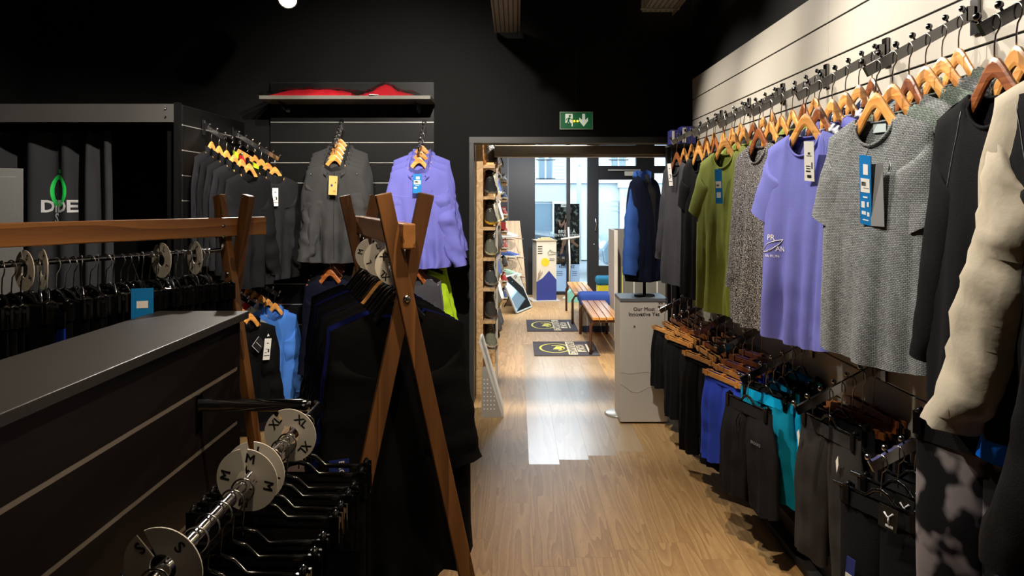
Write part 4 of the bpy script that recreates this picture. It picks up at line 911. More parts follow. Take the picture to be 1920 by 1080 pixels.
for k, (x, y0, y1) in enumerate(((.12, .6, 5.3), (-1.25, 2.6, 4.9))):
    tk = thing('lamp_track', ('black lamp track on the ceiling above the aisle', 'black lamp track on the ceiling above the left racks')[k], 'lamp track', (x, (y0+y1)/2, 3.12)); obj('channel', G().box((0, 0, -.014), (.035, y1-y0, .026)), BLKMAT, tk)
LENS = M('lamp_lens', (255, 236, 205), .4, emit=30)
CNT = {}
for i, (kind, pos, tgt, pw, cone, bl, rad, col) in enumerate(SPOTS):
    pos, tgt = Vector(pos), Vector(tgt); d = (tgt-pos).normalized(); q = d.to_track_quat('-Z', 'Y'); CNT[kind] = CNT.get(kind, 0)+1
    where = {'right': 'aimed at the right wall tops', 'back': 'aimed at the back panel', 'aisle': 'aimed at the aisle floor', 'left': 'aimed at the fitting room', 'rack': 'shining over the left racks', 'till': 'above the counter', 'front': 'in the front room'}[kind]
    t = thing('spotlight', 'black ceiling spotlight %s %s' % (ORD[CNT[kind]-1], where), 'lamp', pos)
    rm = q.to_matrix(); t.scale = (1.55,)*3 if kind == 'rack' else (1, 1, 1)
    obj('housing', G().lathe([(.0001, .12), (.036, .12), (.040, .10), (.040, .0), (.037, -.004), (.034, .0), (.032, .02)], (0, 0, 0), 16, 0, rm), BLKPLAST, t)
    obj('lens', G().lathe([(.0001, .012), (.032, .012)], (0, 0, 0), 16, 0, rm), LENS, t)
    top = 3.105 if kind != 'front' else 2.74
    if kind == 'rack': top = pos.z+(3.105-pos.z)/1.55
    obj('stem', G().tube([rm @ Vector((0, 0, .08)), (0, 0, max(.05, top-pos.z-.03)), (0, 0, top-pos.z)], .009, 8), BLKPLAST, t)
    ld = bpy.data.lights.new('spot', 'SPOT'); ld.energy = pw; ld.color = col; ld.spot_size = R(cone); ld.spot_blend = bl; ld.shadow_soft_size = rad
    lo = bpy.data.objects.new('spot', ld); COL.objects.link(lo); lo.parent = t; lo.rotation_euler = q.to_euler(); lo.location = d*.02
for pos, sx, sy, pw, col in AREAS:
    ld = bpy.data.lights.new('added_fill_light', 'AREA'); ld.shape = 'RECTANGLE'; ld.size = sx; ld.size_y = sy; ld.energy = pw; ld.color = col
    t = thing('added_fill_panel', 'added flat fill light in the front room by the window, out of view', 'lamp', (pos[0], pos[1], pos[2]+.03)); obj('frame', span(-sx/2-.03, sx/2+.03, -sy/2-.03, sy/2+.03, .012, .05), WHITE, t); obj('glow_panel', span(-sx/2, sx/2, -sy/2, sy/2, 0, .012), M('fill_panel_glow', (245, 248, 255), .5, emit=6), t); obj('suspension', G().tube([(0, 0, .05), (0, 0, 2.745-pos[2]-.03)], .006, 6), BLKPLAST, t)  # unseen glowing panel added around the fill light
    lo = bpy.data.objects.new('added_fill_light', ld); COL.objects.link(lo); lo.location = pos
# ---------------------------------------------------------------- front room beyond the doorway
YF = 12.25; FBL = M('black_shopfront', (30, 31, 34), .45, 0, .4); OFFW = M('offwhite_paint', (205, 202, 194), .6)
struct('wall_front_left', span(-.62, -.47, YB+.18, YF+.1, 0, 2.75), BLACKWALL); struct('wall_front_right', span(2.9, 3.05, YB+.18, YF+.1, 0, 2.75), OFFW)
struct('ceiling_front', span(-.62, 3.05, YB+.18, YF+.1, 2.75, 2.85), CEIL); struct('wall_return', span(1.48, 3.05, YB+.0, YB+.18, 0, 3.1), BLACKWALL)
rb = thing('roller_box', 'beige roller shutter box behind the doorway lintel', 'shutter box', (.55, 6.02, 1.9)); bev(obj('box', span(-.72, .72, -.09, .10, .012, .085), M('beige_metal', (128, 118, 100), .5), rb), .006); obj('slat', span(-.72, .72, -.06, .07, -.005, .012), M('pale_metal', (190, 182, 168), .5), rb)
for s in (-.715, .70): obj('guide', span(s, s+.02, .04, .07, -1.9, 0.01), M('pale_metal', (190, 182, 168), .5), rb)
def fx(px): return (px-967)/114.3
def fz(py): return EYE+(375-py)/114.3
sf = G()
def fr(px0, px1, z0, z1, d=.09): sf.box(((fx(px0)+fx(px1))/2, YF, (z0+z1)/2), (fx(px1)-fx(px0), d, z1-z0))
fr(905, 1003, 0, 2.75); fr(1062, 1069, 0, 2.75); fr(1101, 1122, 0, 2.75, .11); fr(1192, 1226, 0, 2.75, .11); fr(1122, 1192, fz(337), fz(311)); fr(1122, 1192, 0, fz(498)); fr(1122, 1192, 2.45, 2.75); fr(1003, 1101, 2.6, 2.75); fr(1226, 1300, fz(325), fz(311)); fr(1226, 1300, 2.6, 2.75)
fr(1003, 1101, 0, .05)
struct('door_1', sf, FBL)
for k, (a0, a1, z0, z1) in enumerate(((1003, 1062, .05, 2.6), (1069, 1101, .05, 2.6), (1122, 1192, fz(498), fz(337)), (1122, 1192, fz(311), 2.45), (1226, 1300, .05, fz(325)), (1226, 1300, fz(311), 2.6))):
    struct('window_%d' % (k+1), span(fx(a0), fx(a1), YF-.004, YF+.004, z0, z1), GLASS)
struct('trim_2', span(fx(952), fx(953.3), YF-.052, YF-.04, .1, 2.7), M('seam_grey', (90, 92, 95), .5))
dc = thing('door_closer', 'pale door closer at the top of the glazed shop door', 'door closer', (fx(1170), YF-.06, fz(323))); obj('arm', span(-.27, .26, -.02, .0, .02, .045), ALU, dc); obj('body', span(.0, .26, -.05, .0, -.06, .01), M('closer_beige', (190, 186, 170), .5), dc)
dh = thing('pull_bar', 'dark pull handle on the left edge of glazed shop door', 'door handle', (fx(1115.5), YF-.055, fz(420))); obj('grip', G().tube([(0, 0, .11), (0, -.04, .10), (.012, -.045, 0), (0, -.04, -.10), (0, 0, -.11)], .009, 6), CHROME, dh); obj('lock', G().ball((-.02, 0, -.33), .012, 6), CHROME, dh)
# shoe shelves
SHOEC = [((38, 38, 40), (70, 66, 60)), ((44, 44, 46), (120, 116, 104)), ((70, 68, 62), (214, 168, 40)), ((104, 104, 92), (206, 198, 160)), ((66, 68, 68), (150, 148, 138)), ((52, 48, 46), (104, 90, 80)), ((116, 116, 96), (226, 222, 206)), ((190, 190, 186), (230, 228, 220)), ((60, 84, 140), (230, 230, 226)), ((190, 56, 46), (235, 232, 225)), ((200, 190, 60), (230, 230, 225)), ((150, 190, 170), (235, 235, 230))]
def shoe_meshes():
    st = [(0, .030, .068, .012), (.03, .037, .082, .006), (.08, .037, .084, .004), (.13, .039, .070, .003), (.18, .045, .056, .002), (.22, .048, .045, .004), (.26, .043, .036, .010), (.285, .028, .028, .016), (.297, .006, .022, .020)]
    u = G(); s_ = G(); n = 12; rows = []; srow = []
    for y, hw, h, b in st:
        r = []; r2 = []
        for k in range(n+1):
            a = math.pi*k/n; x = -math.cos(a)*hw; z = b+.018+math.sin(a)**.7*(h-b)*1.15
            if y < .07 and 4 < k < 8: z -= .0
            r.append(Vector((x, -y, z)))
        for x, z in ((-1.04, b+.024), (-1.10, b+.010), (-.95, b), (.95, b), (1.10, b+.010), (1.04, b+.024)): r2.append(Vector((x*hw, -y+(.002 if y > .2 else -.0), z)))
        rows.append(r); srow.append(r2)
    for a, b in zip(rows[:-1], rows[1:]): u.strip(b, a)
    u.add(rows[0], [tuple(range(n, -1, -1))]); 
    for a, b in zip(srow[:-1], srow[1:]): s_.strip(a, b, sm=False)
    s_.add(srow[0], [tuple(range(6))]); s_.add(srow[-1], [tuple(range(5, -1, -1))])
    l_ = G()
    for i in range(5):
        y = .085+.021*i; z = lerp(.112, .082, i/4); l_.tube([(-.024, -y, z-.014), (-.008, -y-.004, z), (.008, -y+.004, z), (.024, -y, z-.014)], .0042, 5)
    c = G(); c.tube([(-.030*math.cos(i*.5236), -.042-.032*math.sin(i*.5236), .104-.004*math.sin(i*.5236)) for i in range(12)], .007, 6, closed=True); c.prism([(-.018, .10), (.018, .10), (.014, .128), (-.014, .128)], .006, Matrix.Translation((0, -.088, 0)))
    op = G(); op.lathe([(.0001, .101), (.030, .103)], (0, -.042, 0), 12)
    return op.mesh('opening'), u.mesh('upper'), s_.mesh('sole'), l_.mesh('laces'), c.mesh('collar')
SO, SU, SS, SL_, SC_ = shoe_meshes()
def shoe(label, loc, rz, ci, group=None, tilt=0):
    a, b = SHOEC[ci % len(SHOEC)]; t = thing('shoe', label, 'shoe', loc, 0, group, rot=(tilt, 0, rz))
    inst('upper', SU, t, M('shoe_%d_%d_%d' % a, a, .75, 0, .3, .3, 200, .3, 60)); inst('sole', SS, t, M('shoe_%d_%d_%d' % b, b, .6)); inst('laces', SL_, t, M('shoe_%d_%d_%d' % (b if ci % 2 else (210, 206, 196)), b if ci % 2 else (210, 206, 196), .8)); inst('opening', SO, t, INK); inst('collar', SC_, t, M('shoe_%d_%d_%d' % a, a))
us = thing('shoe_shelf', 'tall pale wood shelf of shoes just inside the doorway on left', 'shelf', (-.465, 5.95, 0)); YL = 3.1
for y in (.0, 1.0, 2.0, YL-.03): obj('side_panel', span(0.10, .285, y, y+.03, 0, 2.1) if y else span(.145, .205, 0, .03, 0, 2.1), SHELFW, us)
for k in range(13): obj('back_slat', span(.055, .07, .05+.24*k, .05+.24*k+.17, .1, 2.1), SHELFW, us)
obj('back_board', span(.0, .05, 0, YL, 0, 2.1), M('dark_gap', (60, 44, 30), .7), us)
LV = [1.835, 1.584, 1.337, 1.091, .849, .590, .350]; names = ['top', 'second', 'third', 'fourth', 'fifth', 'sixth', 'lowest']; cols = [0, 1, 2, 3, 4, 5, 6]
for k, z in enumerate(LV):
    obj('shelf_board', span(.07, .300, .02, YL, z-.030, z-.004), SHELFW, us)
    for j in range(4):
        shoe('%s trail shoe on the %s shelf by the doorway, %s from the front' % (['dark', 'pale', 'bright', 'coloured'][j], names[k], ORD[j]), (-.228+.012*j, 6.27+.34*j, z+.118), R(8), (cols[k] if j == 0 else (k*3+j*5+4) % 9), 'shoes on the doorway shelf', .42)
        obj('riser', span(.19+.012*j, .28+.012*j, .34*j+.26, .34*j+.30, z-.004, z+.095), SHELFW, us)
shoe('red shoe standing on the very top of doorway shelf', (-.225, 6.5, 2.098), R(12), 9)
uf = thing('shoe_shelf', 'narrow dark shoe rack further back with orange and blue shoes', 'shelf', (-.40, 9.3, 0)); obj('back_board', span(0, .05, 0, .7, 0, 2.1), FBL, uf)
for k in range(8):
    z = 1.76-.21*k; obj('shelf_board', span(.05, .285, .05, .55, z-.022, z), SHELFW, uf)
    shoe('shoe on the %s shelf of the narrow far rack' % ORD[k], (-.165, 9.68, z), R(4), (7, 8, 9, 9, 9, 5, 9, 8)[k], 'shoes on the far rack')
rp = thing('wall_picture', 'small red picture on the far shoe rack', 'picture', (-.17, 9.34, 1.23)); obj('sheet', G().box((0, 0, 0), (.09, .006, .09)), M('red_card', (170, 40, 44), .6), rp)
# leaning pale boards with pegs
wbd = thing('peg_board_display', 'two curved washed wood boards with pegs holding shoes', 'display board', (-.19, 10.95, 0))
for x0, x1, h, b in ((-.20, -.005, 1.22, .0), (.02, .20, 1.24, .05)):
    g = G(); A = []; B = []; C = []; D = []
    for i in range(13):
        v = i/12; z = h*v; xr = b+.10*math.sin((1-v)*1.4); y = .16*v-.03*math.sin(v*6)
        A.append(Vector((x0+xr*.3, y, z))); B.append(Vector((x1+xr, y, z))); C.append(Vector((x1+xr, y+.018, z))); D.append(Vector((x0+xr*.3, y+.018, z)))
    g.strip(B, A); g.strip(C, B); g.strip(D, C); g.strip(A, D); g.add([A[-1], B[-1], C[-1], D[-1]], [(0, 1, 2, 3)]); obj('board', g, BOARDW, wbd)
for x, z in ((.10, .97), (.12, .69), (.14, .42), (.16, .2), (.24, .98), (.26, .70), (.27, .42)): obj('peg', G().tube([(x-.05, .1, z), (x+.06, -.08, z+.005)], .006, 6), M('peg_steel', (120, 110, 100), .4, .5), wbd)
for k, (x, z, c) in enumerate(((-.055, .99, 7), (-.03, .71, 8), (.0, .43, 11))): shoe('%s shoe on the curved washed wood boards' % ['upper pale', 'middle dark blue', 'lower white'][k], (x-.20, 10.92+.05*(2-k), z), R(75), c)
mr = thing('floor_mirror', 'low tilted floor mirror in a pale frame on the front room floor', 'mirror', (.12, 10.45, .012), R(70))
Mx = Matrix.Rotation(R(-25), 4, 'X')
MIRR = M('mirror_glass', (225, 235, 240), .03, 1); g = G(); g.box((0, 0, .26), (.60, .012, .50), None); o = obj('mirror_plate', g, MIRR, mr); o.matrix_local = Mx
g = G().bar((-.31, 0, 0), (-.31, 0, .52), .018, .022, (1, 0, 0)).bar((.31, 0, 0), (.31, 0, .52), .018, .022, (1, 0, 0)).bar((-.32, 0, .005), (.32, 0, .005), .018, .02).bar((-.32, 0, .52), (.32, 0, .52), .018, .02); o = obj('frame', g, M('pale_blue_frame', (190, 205, 210), .4), mr); o.matrix_local = Mx
for x in (-.2, .2): obj('strut', G().tube([(x, .19, .42), (x-.04, .36, .0)], .008, 6), BLKMAT, mr)
# printed cube stand
cs = thing('display_cube', 'printed column stand with a yellow sun and indigo mountain', 'display stand', (fx(1021)-.03, 11.55, 0), R(10)); w = .31
IND = M('indigo_print', (44, 58, 140), .6); CREAM = M('cream_card', (214, 208, 192), .6); YEL = M('yellow_print', (240, 196, 40), .6)
hz = EYE+(375-452)/1400*11.4
obj('body', span(-w/2, w/2, -w/2, w/2, .02, hz), CREAM, cs); obj('top', span(-w/2-.012, w/2+.012, -w/2-.012, w/2+.012, hz, hz+.014), M('stand_top', (160, 150, 128), .5), cs); obj('base', span(-.23, .20, -.22, .22, 0, .02), M('stand_base', (190, 186, 176), .5), cs)
fy = -w/2-.0015
def pr(pts, m): obj('print', G().prism(pts, .002, Matrix.Translation((0, fy, 0))), m, cs)
pr([(-w/2, .02), (w/2, .02), (w/2, .33), (.04, .47), (-.06, .36), (-w/2, .30)], IND); pr([(-.02+.065*math.cos(i*.314), .60+.065*math.sin(i*.314)) for i in range(20)], YEL)
g = G()
for i in range(5): g.tube([(-w/2+.02+.016*i, fy, .30+.03*i), (-w/2+.03+.014*i, fy, .44+.02*(i % 3))], .004, 4)
obj('print', g, M('brown_print', (120, 90, 60), .6), cs)
obj('print', G().tube([(.02, fy, .74), (.06, fy, .79), (.10, fy, .755), (.145, fy, .745), (.145, fy, .725), (.03, fy, .71), (.02, fy, .74)], .0035, 4).tube([(.045, fy, .772), (.09, fy, .74)], .003, 4), INK, cs)
for i in range(4): obj('print', G().box((-.10, fy, .84-.035*i), (.07, .002, .013)), INK, cs)
for i in range(2): obj('print', G().box((.085, fy, .65-.025*i), (.08, .002, .008)), INK, cs)
tb = thing('wooden_tray', 'small stack of wooden trays on top of the printed stand', 'tray', (fx(1021)-.02, 11.52, hz+.0145)); obj('lower_tray', span(-.11, .11, -.09, .09, 0, .018), SHELFW, tb); obj('upper_tray', span(-.06, .08, -.07, .07, .019, .034), SHELFW, tb)
# banner in the window
def backlit(name, c):
    m, n, p = nt(name); out = n.nodes['Material Output']; tl = n.nodes.new('ShaderNodeBsdfTranslucent'); mx = n.nodes.new('ShaderNodeMixShader'); mx.inputs[0].default_value = .4
    tl.inputs[0].default_value = S(*c); p.inputs['Base Color'].default_value = S(*c); p.inputs['Roughness'].default_value = .6
    link(n, p, 0, mx, 1); link(n, tl, 0, mx, 2); link(n, mx, 0, out, 0); return m
bn = thing('window_banner', 'tall dark banner of a runner with white lettering in the window', 'banner', ((fx(1040)+fx(1088))/2, YF+.16, 0)); bw = fx(1088)-fx(1040); z1, z0, zm = fz(382), .03, fz(497)
obj('sheet', span(-bw/2, bw/2, .001, .004, z0, z1), backlit('pale_blue_print', (214, 224, 240)), bn)
obj('photo', span(-bw/2, bw/2, -.003, -.0005, zm, z1), heather('dark_forest_print', (24, 26, 24), (110, 120, 118), 1, 1, 16, .6, .06, 0), bn)
SKIN = M('skin_print', (150, 110, 90), .6)
run = G(); my = -.006
for p, q, ww in (((.02, 1.30), (.0, 1.02), .09), ((0, 1.24), (-.10, 1.10), .035), ((-.10, 1.10), (-.13, 1.22), .03), ((.0, 1.0), (.10, .85), .06), ((.10, .85), (.19, .78), .04), ((-.01, 1.0), (-.06, .80), .06), ((-.06, .80), (-.10, .62), .04)): run.bar((p[0], my, p[1]), (q[0], my, q[1]), ww, .002, (0, 1, 0))
run.prism([(.03+.045*math.cos(i*.6283), 1.37+.055*math.sin(i*.6283)) for i in range(10)], .002, Matrix.Translation((0, my, 0))); obj('runner_print', run, SKIN, bn)
lettering('BRILLE À', .075, INKW, bn, (0, -.010, fz(435))); lettering("L'ENTRAÎNEMENT", .062, INKW, bn, (0, -.010, fz(442))); lettering('GARMIN', .045, INK, bn, (-.02, -.011, z1-.03)); obj('name_plate', span(-.10, .06, -.009, -.007, z1-.055, z1-.008), INKW, bn)
obj('watch_print', G().lathe([(.0001, 0), (.075, 0), (.075, .004), (.06, .004), (.0001, .006)], (-.06, -.004, fz(485)), 20, 0, Matrix.Rotation(R(90), 3, 'X')).box((-.06, -.004, fz(485)+.10), (.07, .004, .06)).box((-.06, -.004, fz(485)-.10), (.07, .004, .06)), BLKMAT, bn); lettering('15', .05, INKW, bn, (-.06, -.012, fz(485)))
lettering('RÉSERVEZ', .06, INK, bn, (0, -.004, fz(502)))
for i in range(3): obj('print', G().box((-.12, -.003, .36-.03*i), (.10, .002, .008)), INK, bn); obj('print', G().box((.13, -.003, .36-.03*i), (.08, .002, .008)), INK, bn)
st = thing('sign_stand', 'thin white stand with a crossbar before the shop window', 'stand', (fx(1067)-.02, YF-.45, 0)); obj('pole', G().tube([(-.01, 0, .0), (0, 0, .6), (-.02, .02, 1.12)], .014, 6), WHITE, st); obj('crossbar', G().tube([(-.14, 0, .93), (.16, 0, .97)], .016, 6), WHITE, st); obj('foot', G().lathe([(.0001, .03), (.10, .02), (.12, 0)], (0, 0, 0), 14), WHITE, st)
ad = thing('half_disc_seat', 'pale teal half-disc shape on the floor by the window', 'seat', (fx(1068), YF-.85, 0), R(0)); obj('shell', G().prism([(.13*math.cos(math.pi*i/14), .20*math.sin(math.pi*i/14)) for i in range(15)], .18), M('pale_teal', (126, 196, 188), .5), ad)
# benches, stools
def bench(label, x0, x1, y0, y1, h):
    t = thing('slatted_bench', label, 'bench', ((x0+x1)/2, (y0+y1)/2, 0)); w, L = x1-x0, y1-y0; n = 4; BR = M('brown_tube', (84, 50, 34), .35, .2)
    for i in range(n): bev(obj('slat', span(-w/2+w*i/n+.004, -w/2+w*(i+1)/n-.004, -L/2, L/2, h-.028, h), BENCHW, t), .004)
    for e in (-1, 1):
        y = e*(L/2-.05); obj('leg_frame', G().tube([(-w/2-.012, y, 0), (-w/2-.012, y, h-.10), (-w/2+.02, y, h-.045), (w/2-.02, y, h-.045), (w/2+.012, y, h-.10), (w/2+.012, y, 0)], .015, 8), BR, t)
    obj('support', G().bar((0, -L/2+.05, h-.035), (0, L/2-.05, h-.035), .03, .012), BR, t)
bench('slatted wooden bench with brown tube legs nearest the doorway', .76, 1.04, 7.40, 8.68, .385); bench('slatted wooden bench behind the blue stool', .72, .98, 9.25, 10.5, .40)
def stool(label, x, y, w, d, h, m, m2, m3):
    t = thing('cube_stool', label, 'stool', (x, y, 0)); bev(obj('cushion', span(-w/2, w/2, -d/2, d/2, h-.13, h), m, t), .045, 4); bev(obj('body', span(-w/2+.02, w/2-.02, -d/2+.02, d/2-.02, .07, h-.12), m2, t), .01); obj('plinth', span(-w/2+.03, w/2-.03, -d/2+.03, d/2-.03, 0, .07), m3, t)
BLUEV = cloth(58, 90, 178)
stool('blue padded cube stool between the two wooden benches', .97, 8.94, .44, .40, .44, BLUEV, M('grey_beige_board', (150, 144, 136), .6), M('navy_board', (30, 36, 70), .6))
stool('teal and yellow cube stool by the shop door', 1.32, 11.1, .26, .3, .42, cloth(40, 100, 130), M('yellow_board', (200, 190, 40), .6), FBL)
# floor mats
def mat_(label, x0, x1, y0, y1):
    t = thing('floor_mat', label, 'mat', ((x0+x1)/2, (y0+y1)/2, 0)); w, d = x1-x0, y1-y0; MB_ = M('charcoal_mat', (76, 76, 84), .95, 0, .1, .5, 200); YM = M('yellow_print_mat', (200, 196, 96), .9); CM = M('cream_print_mat', (206, 196, 170), .9)
    obj('pile', span(-w/2, w/2, -d/2, d/2, .0, .008), MB_, t); z = .0086
    def ringarc(cx, cy, rx, ry, a0, a1, th, m):
        g = G(); A = [Vector((cx+rx*math.cos(lerp(a0, a1, i/24)), cy+ry*math.sin(lerp(a0, a1, i/24)), z)) for i in range(25)]; B = [Vector((cx+(rx-th)*math.cos(lerp(a0, a1, i/24)), cy+(ry-th)*math.sin(lerp(a0, a1, i/24)), z)) for i in range(25)]; g.strip(B, A); obj('print', g, m, t)
    ringarc(-w*.16, 0, w*.25, d*.34, 0, 6.283, .022, YM); ringarc(-w*.16, 0, w*.16, d*.20, -1.2, 1.9, .03, YM); obj('print', G().add([(-w*.20, -d*.10, z), (-w*.02, -d*.10, z), (-w*.05, d*.06, z), (-w*.13, d*.13, z)], [(0, 1, 2, 3)]), YM, t)
    obj('print', G().box((w*.10, 0, z), (w*.14, d*.92, .0008)), CM, t); obj('print', G().box((w*.25, -d*.02, z), (w*.13, d*.5, .0008)), CM, t); obj('print', G().box((w*.36, 0, z), (w*.03, d*.55, .0008)), CM, t)
    for s, x, sz in (('ENDURANCE', w*.10, d*.135), ('SHOP', w*.25, d*.17)): lettering(s, sz, INK, t, (x, 0, z+.001), (R(-90), 0, R(-90)))
mat_('dark logo mat lying nearest the doorway before the bench', .185, .84, 7.42, 8.14); mat_('dark logo mat lying further in beside the blue stool', .135, .74, 8.80, 9.62)
# white unit, pedestal, mannequin, perforated stand
wu = thing('display_wall_unit', 'pale upright display unit standing behind the blue jacket', 'display unit', (1.30, 8.6, 0)); obj('side_board', span(-.20, -.16, -.25, .25, .0, 1.21), OFFW, wu); obj('back_board', span(-.16, .9, .20, .25, 0, 1.21), M('unit_grey', (120, 118, 112), .6), wu)
for k in range(7): obj('upright', G().box((-.10+.13*k, -.2, .45), (.012, .012, .7)), M('unit_stripe%d' % (k % 2), ((200, 205, 90), (210, 210, 205))[k % 2], .5), wu)
obj('shelf_board', span(-.16, .9, -.24, .2, .05, .09), OFFW, wu)
pd = thing('pedestal', 'white pedestal with printed words carrying the blue jacket', 'pedestal', (.889, 5.315, 0)); PW_ = M('pedestal_white', (214, 210, 202), .5, 0, .4, .02, 120)
bev(obj('box', span(-.165, .165, -.14, .15, .012, .845), PW_, pd), .003); obj('top_slab', span(-.165, .165, -.145, .155, .846, .868), M('pedestal_top_grey', (110, 114, 120), .3), pd)
LG = M('grey_ink', (60, 60, 62), .6); lettering('Our Most\nInnovative Yet', .037, LG, pd, (.0, -.142, .775)); lettering('W', .035, LG, pd, (.115, -.142, .835)); obj('stud', G().ball((-.067, -.141, .675), .007, 8), M('grey_stud', (90, 90, 92), .4), pd)
for off, amp in ((.36, .012), (.25, .03)): obj('contour_line', G().tube([(-.163+.326*i/24, -.1415, off+amp*math.sin(i*.33+off*9)-.05*(i/24)**2) for i in range(25)], .0012, 4), M('line_grey', (150, 148, 142), .6), pd)
obj('flute', G().add([], []).box((0, -.1405, .12), (.001, .001, .2)), PW_, pd) if False else None
for k in range(32): pass
rbp = thing('round_foot', 'grey round steel foot on floor at pedestal left side', 'base', (.765, 5.42, 0)); obj('disc', G().lathe([(.0001, .012), (.11, .012), (.12, .006), (.12, 0)], (0, 0, 0), 24), ALU, rbp)
mq = thing('mannequin', 'black torso stand wearing the blue jacket on the pedestal', 'mannequin', (.915, 5.31, .8685), R(-35)); obj('base', G().lathe([(.0001, .012), (.07, .010), (.075, 0)], (0, 0, 0), 16), BLKMAT, mq); obj('pole', G().tube([(0, 0, .01), (0, 0, .55)], .012, 8), BLKMAT, mq)
obj('torso', G().tube([(0, 0, .25), (0, 0, .4), (0, 0, .58), (0, 0, .74), (0, 0, .80), (0, 0, .86)], [(.09, .06), (.085, .055), (.085, .05), (.09, .05), (.05, .045), (.035, .035)], 12, ref=(1, 0, 0)), BLKMAT, mq)
SLB = cloth(52, 86, 156, .6); NVB = cloth(22, 28, 50, .7)
bj = jacket('blue hooded jacket with navy body worn by the pedestal mannequin', (.915, 5.31, 1.735), R(50), NVB, None, 2, True, 'hooded_jacket', L=.76, sl=.64, a=13, fold=.012, T=.17, wr=.18, fl=.05, slmat=SLB, splay=(-.03, 0), sw=.19, cw=.20, hw=.215)
for c in bj.children:
    if c.name.startswith('hood') or c.name.startswith('collar'): c.material_slots[0].material = SLB
ps = thing('perforated_stand', 'white leaning board on a perforated side foot beside the doorway', 'stand', (-.18, 5.48, 0)); WB = M('white_steel', (205, 203, 198), .45)
obj('board', G().bar((.085, 0, .0), (-.075, 0, .54), .30, .018, (1, 0, 0)), WB, ps); obj('side_foot', G().prism([(-.065, 0), (.085, 0), (-.03, .36), (-.06, .36)], .004, Matrix.Translation((0, -.155, 0))), M('pale_grey_steel', (160, 156, 148), .5), ps)
g = G()
for i in range(8):
    for j in range(4):
        x, z = -.045+.024*j, .06+.03*i
        if x < .075-.30*z: g.lathe([(.0001, 0), (.005, 0)], (x, -.1585, z), 8, 0, Matrix.Rotation(R(90), 3, 'X'))
o = obj('perforation', g, INKW, ps); o['kind'] = 'stuff'
# ---------------------------------------------------------------- street outside
struct('floor_street', span(-8, 14, YF+.05, 20.2, -.12, -.05), M('asphalt', (120, 122, 124), .9, 0, .2, .3, 60)); struct('floor_pavement', span(-8, 14, YF+.05, 14.2, -.05, -.01), M('pavement', (170, 170, 168), .85))
STONE = M('pale_stone', (176, 180, 184), .85, 0, .2, .15, 8, .06, .6); fa = thing('street_building', 'pale stone building with shutters across the street', 'building', (2, 19.5, 0))
obj('facade', span(-9, 11, 0, .5, 0, 11), STONE, fa)
def sx(px, d=19.4): return (px-967)*d/1400-2
def sz_(py, d=19.4): return EYE+(375-py)*d/1400
SHUT = M('white_shutter', (176, 184, 192), .7); GLD = M('dark_window', (96, 110, 122), .2, 0, .6)
for k, cx in enumerate((1023, 1160, 1290)):
    x0, x1 = sx(cx-11), sx(cx+11)
    o = obj('window', span(x0, x1, -.03, 0, sz_(336), sz_(336)+1.5), GLD, fa); obj('glazing_bar', span((x0+x1)/2-.02, (x0+x1)/2+.02, -.05, -.03, sz_(336), sz_(336)+1.5), SHUT, o)
    obj('railing', G().tube([(x0-.1, -.12, sz_(300)), (x1+.1, -.12, sz_(300))], .012, 5).tube([(x0-.1, -.12, sz_(335)), (x1+.1, -.12, sz_(335))], .012, 5), BLKMAT, fa)
    for s0, s1 in ((x1+.04, x1+.36), (x0-.36, x0-.04)):
        o = obj('shutter', span(s0, s1, -.06, 0, sz_(336), sz_(336)+1.5), SHUT, fa)
        for i in range(16): obj('louvre', G().box(((s0+s1)/2, -.065, sz_(336)+.08+.088*i), (s1-s0-.06, .015, .035), Matrix.Rotation(R(30), 3, 'X')), SHUT, o)
obj('string_course', span(-9, 11, -.12, 0, sz_(343), sz_(337)), STONE, fa); obj('shop_fascia', span(sx(960), sx(1060), -.08, 0, sz_(378), sz_(348)), M('pale_blue_render', (150, 164, 176), .8), fa)
o = obj('shop_window', span(sx(985), sx(1036), -.03, 0, sz_(470), sz_(382)), GLD, fa); obj('pillar', span(sx(1036), sx(1062), -.10, 0, 0, sz_(378)), STONE, fa)
obj('gate_panel', span(sx(1120), sx(1160), -.05, 0, sz_(500), sz_(378)), M('pale_gate', (160, 166, 174), .7), fa); obj('pilaster', span(sx(1162), sx(1200), -.16, 0, 0, sz_(350)), STONE, fa); obj('capital', span(sx(1158), sx(1204), -.22, 0, sz_(352), sz_(340)), STONE, fa); obj('plaque', span(sx(1170), sx(1190), -.18, -.16, sz_(368), sz_(358)), M('plaque_grey', (150, 152, 156), .7), fa)
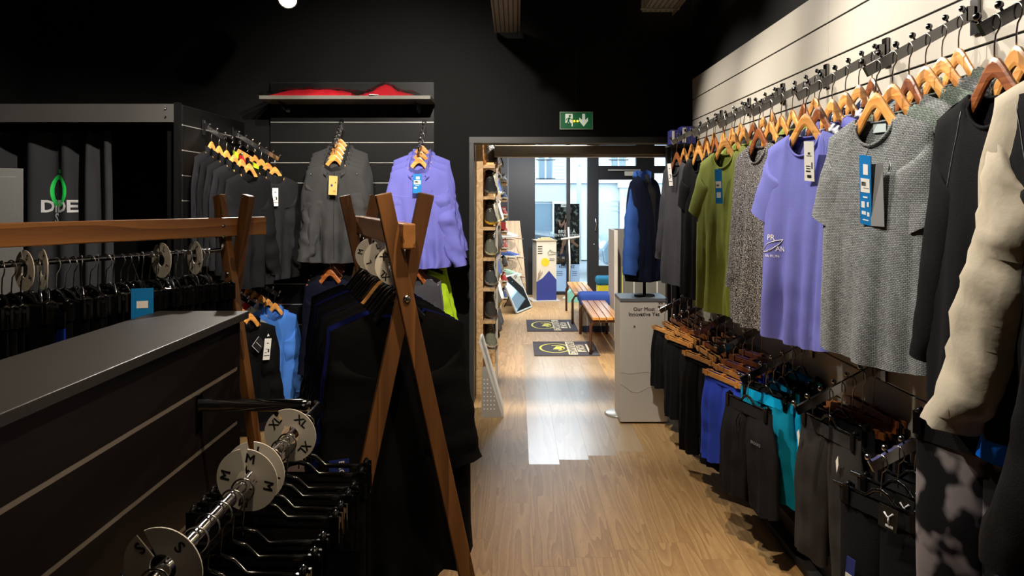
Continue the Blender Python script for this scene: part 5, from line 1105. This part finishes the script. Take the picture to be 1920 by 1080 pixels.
for i in range(3): obj('sign_line', span(sx(1146), sx(1164+2*i), -.06, -.05, sz_(378+i*9), sz_(376+i*9)), M('plaque_grey', (150, 152, 156), .7), fa)
lp = thing('drainpipe', 'pale drainpipe in front of the building across the street', 'pipe', (sx(1083)+2, 19.0, 0)); obj('pipe', G().tube([(0, 0, 0), (0, 0, 6)], .06, 8), M('pipe_grey', (170, 176, 182), .6), lp); obj('clamp', G().tube([(0, 0, 2.45), (0, -.25, 2.4)], .02, 5), M('lantern_grey', (120, 130, 136), .5), lp)
def car(label, x, y, col, flip=1):
    t = thing('car', label, 'car', (x, y, -.05)); prof = [(-2.0, .32), (-2.05, .62), (-1.9, .86), (-1.2, .95), (-.65, 1.36), (.75, 1.40), (1.45, 1.0), (1.95, .88), (2.05, .60), (2.0, .30)]
    prof = [(p[0]*flip, p[1]) for p in prof]
    bev(obj('body', G().prism(prof, 1.66), M('car_paint_%d' % col[0], col, .25, .3, .5, coat=.5), t), .05)
    win = [(-1.05, .96), (-.58, 1.30), (.0, 1.33), (.0, .96)]; win2 = [(.08, .96), (.08, 1.33), (.70, 1.33), (1.22, 1.0)]
    for wpt in (win, win2): obj('side_window', G().prism([(p[0]*flip, p[1]) for p in wpt], 1.69), M('car_glass', (40, 46, 52), .1, 0, .6), t)
    for wx in (-1.25, 1.28): obj('wheel', G().lathe([(.0001, -.1), (.18, -.1), (.2, -.09), (.31, -.1), (.31, .1), (.2, .09), (.0001, .09)], (wx*flip, -.76, .31), 18, 0, Matrix.Rotation(R(90), 3, 'X')).lathe([(.0001, -.1), (.31, -.1), (.31, .1), (.0001, .1)], (wx*flip, .76, .31), 18, 0, Matrix.Rotation(R(90), 3, 'X')), BLKMAT, t)
    obj('headlamp', G().ball((-1.98*flip, -.6, .68), .10, 8).ball((-1.98*flip, .6, .68), .10, 8), WHITE, t)
car('dark grey car parked outside on the left', -.95, 16.4, (70, 76, 84), -1); car('silver blue car parked outside the shop door', 3.75, 15.6, (110, 124, 138))
for o in [x for x in bpy.data.objects if x.parent is None and x.type == 'MESH' and not x.get('kind') and not x.get('label')]: print('UNTAGGED', o.name)
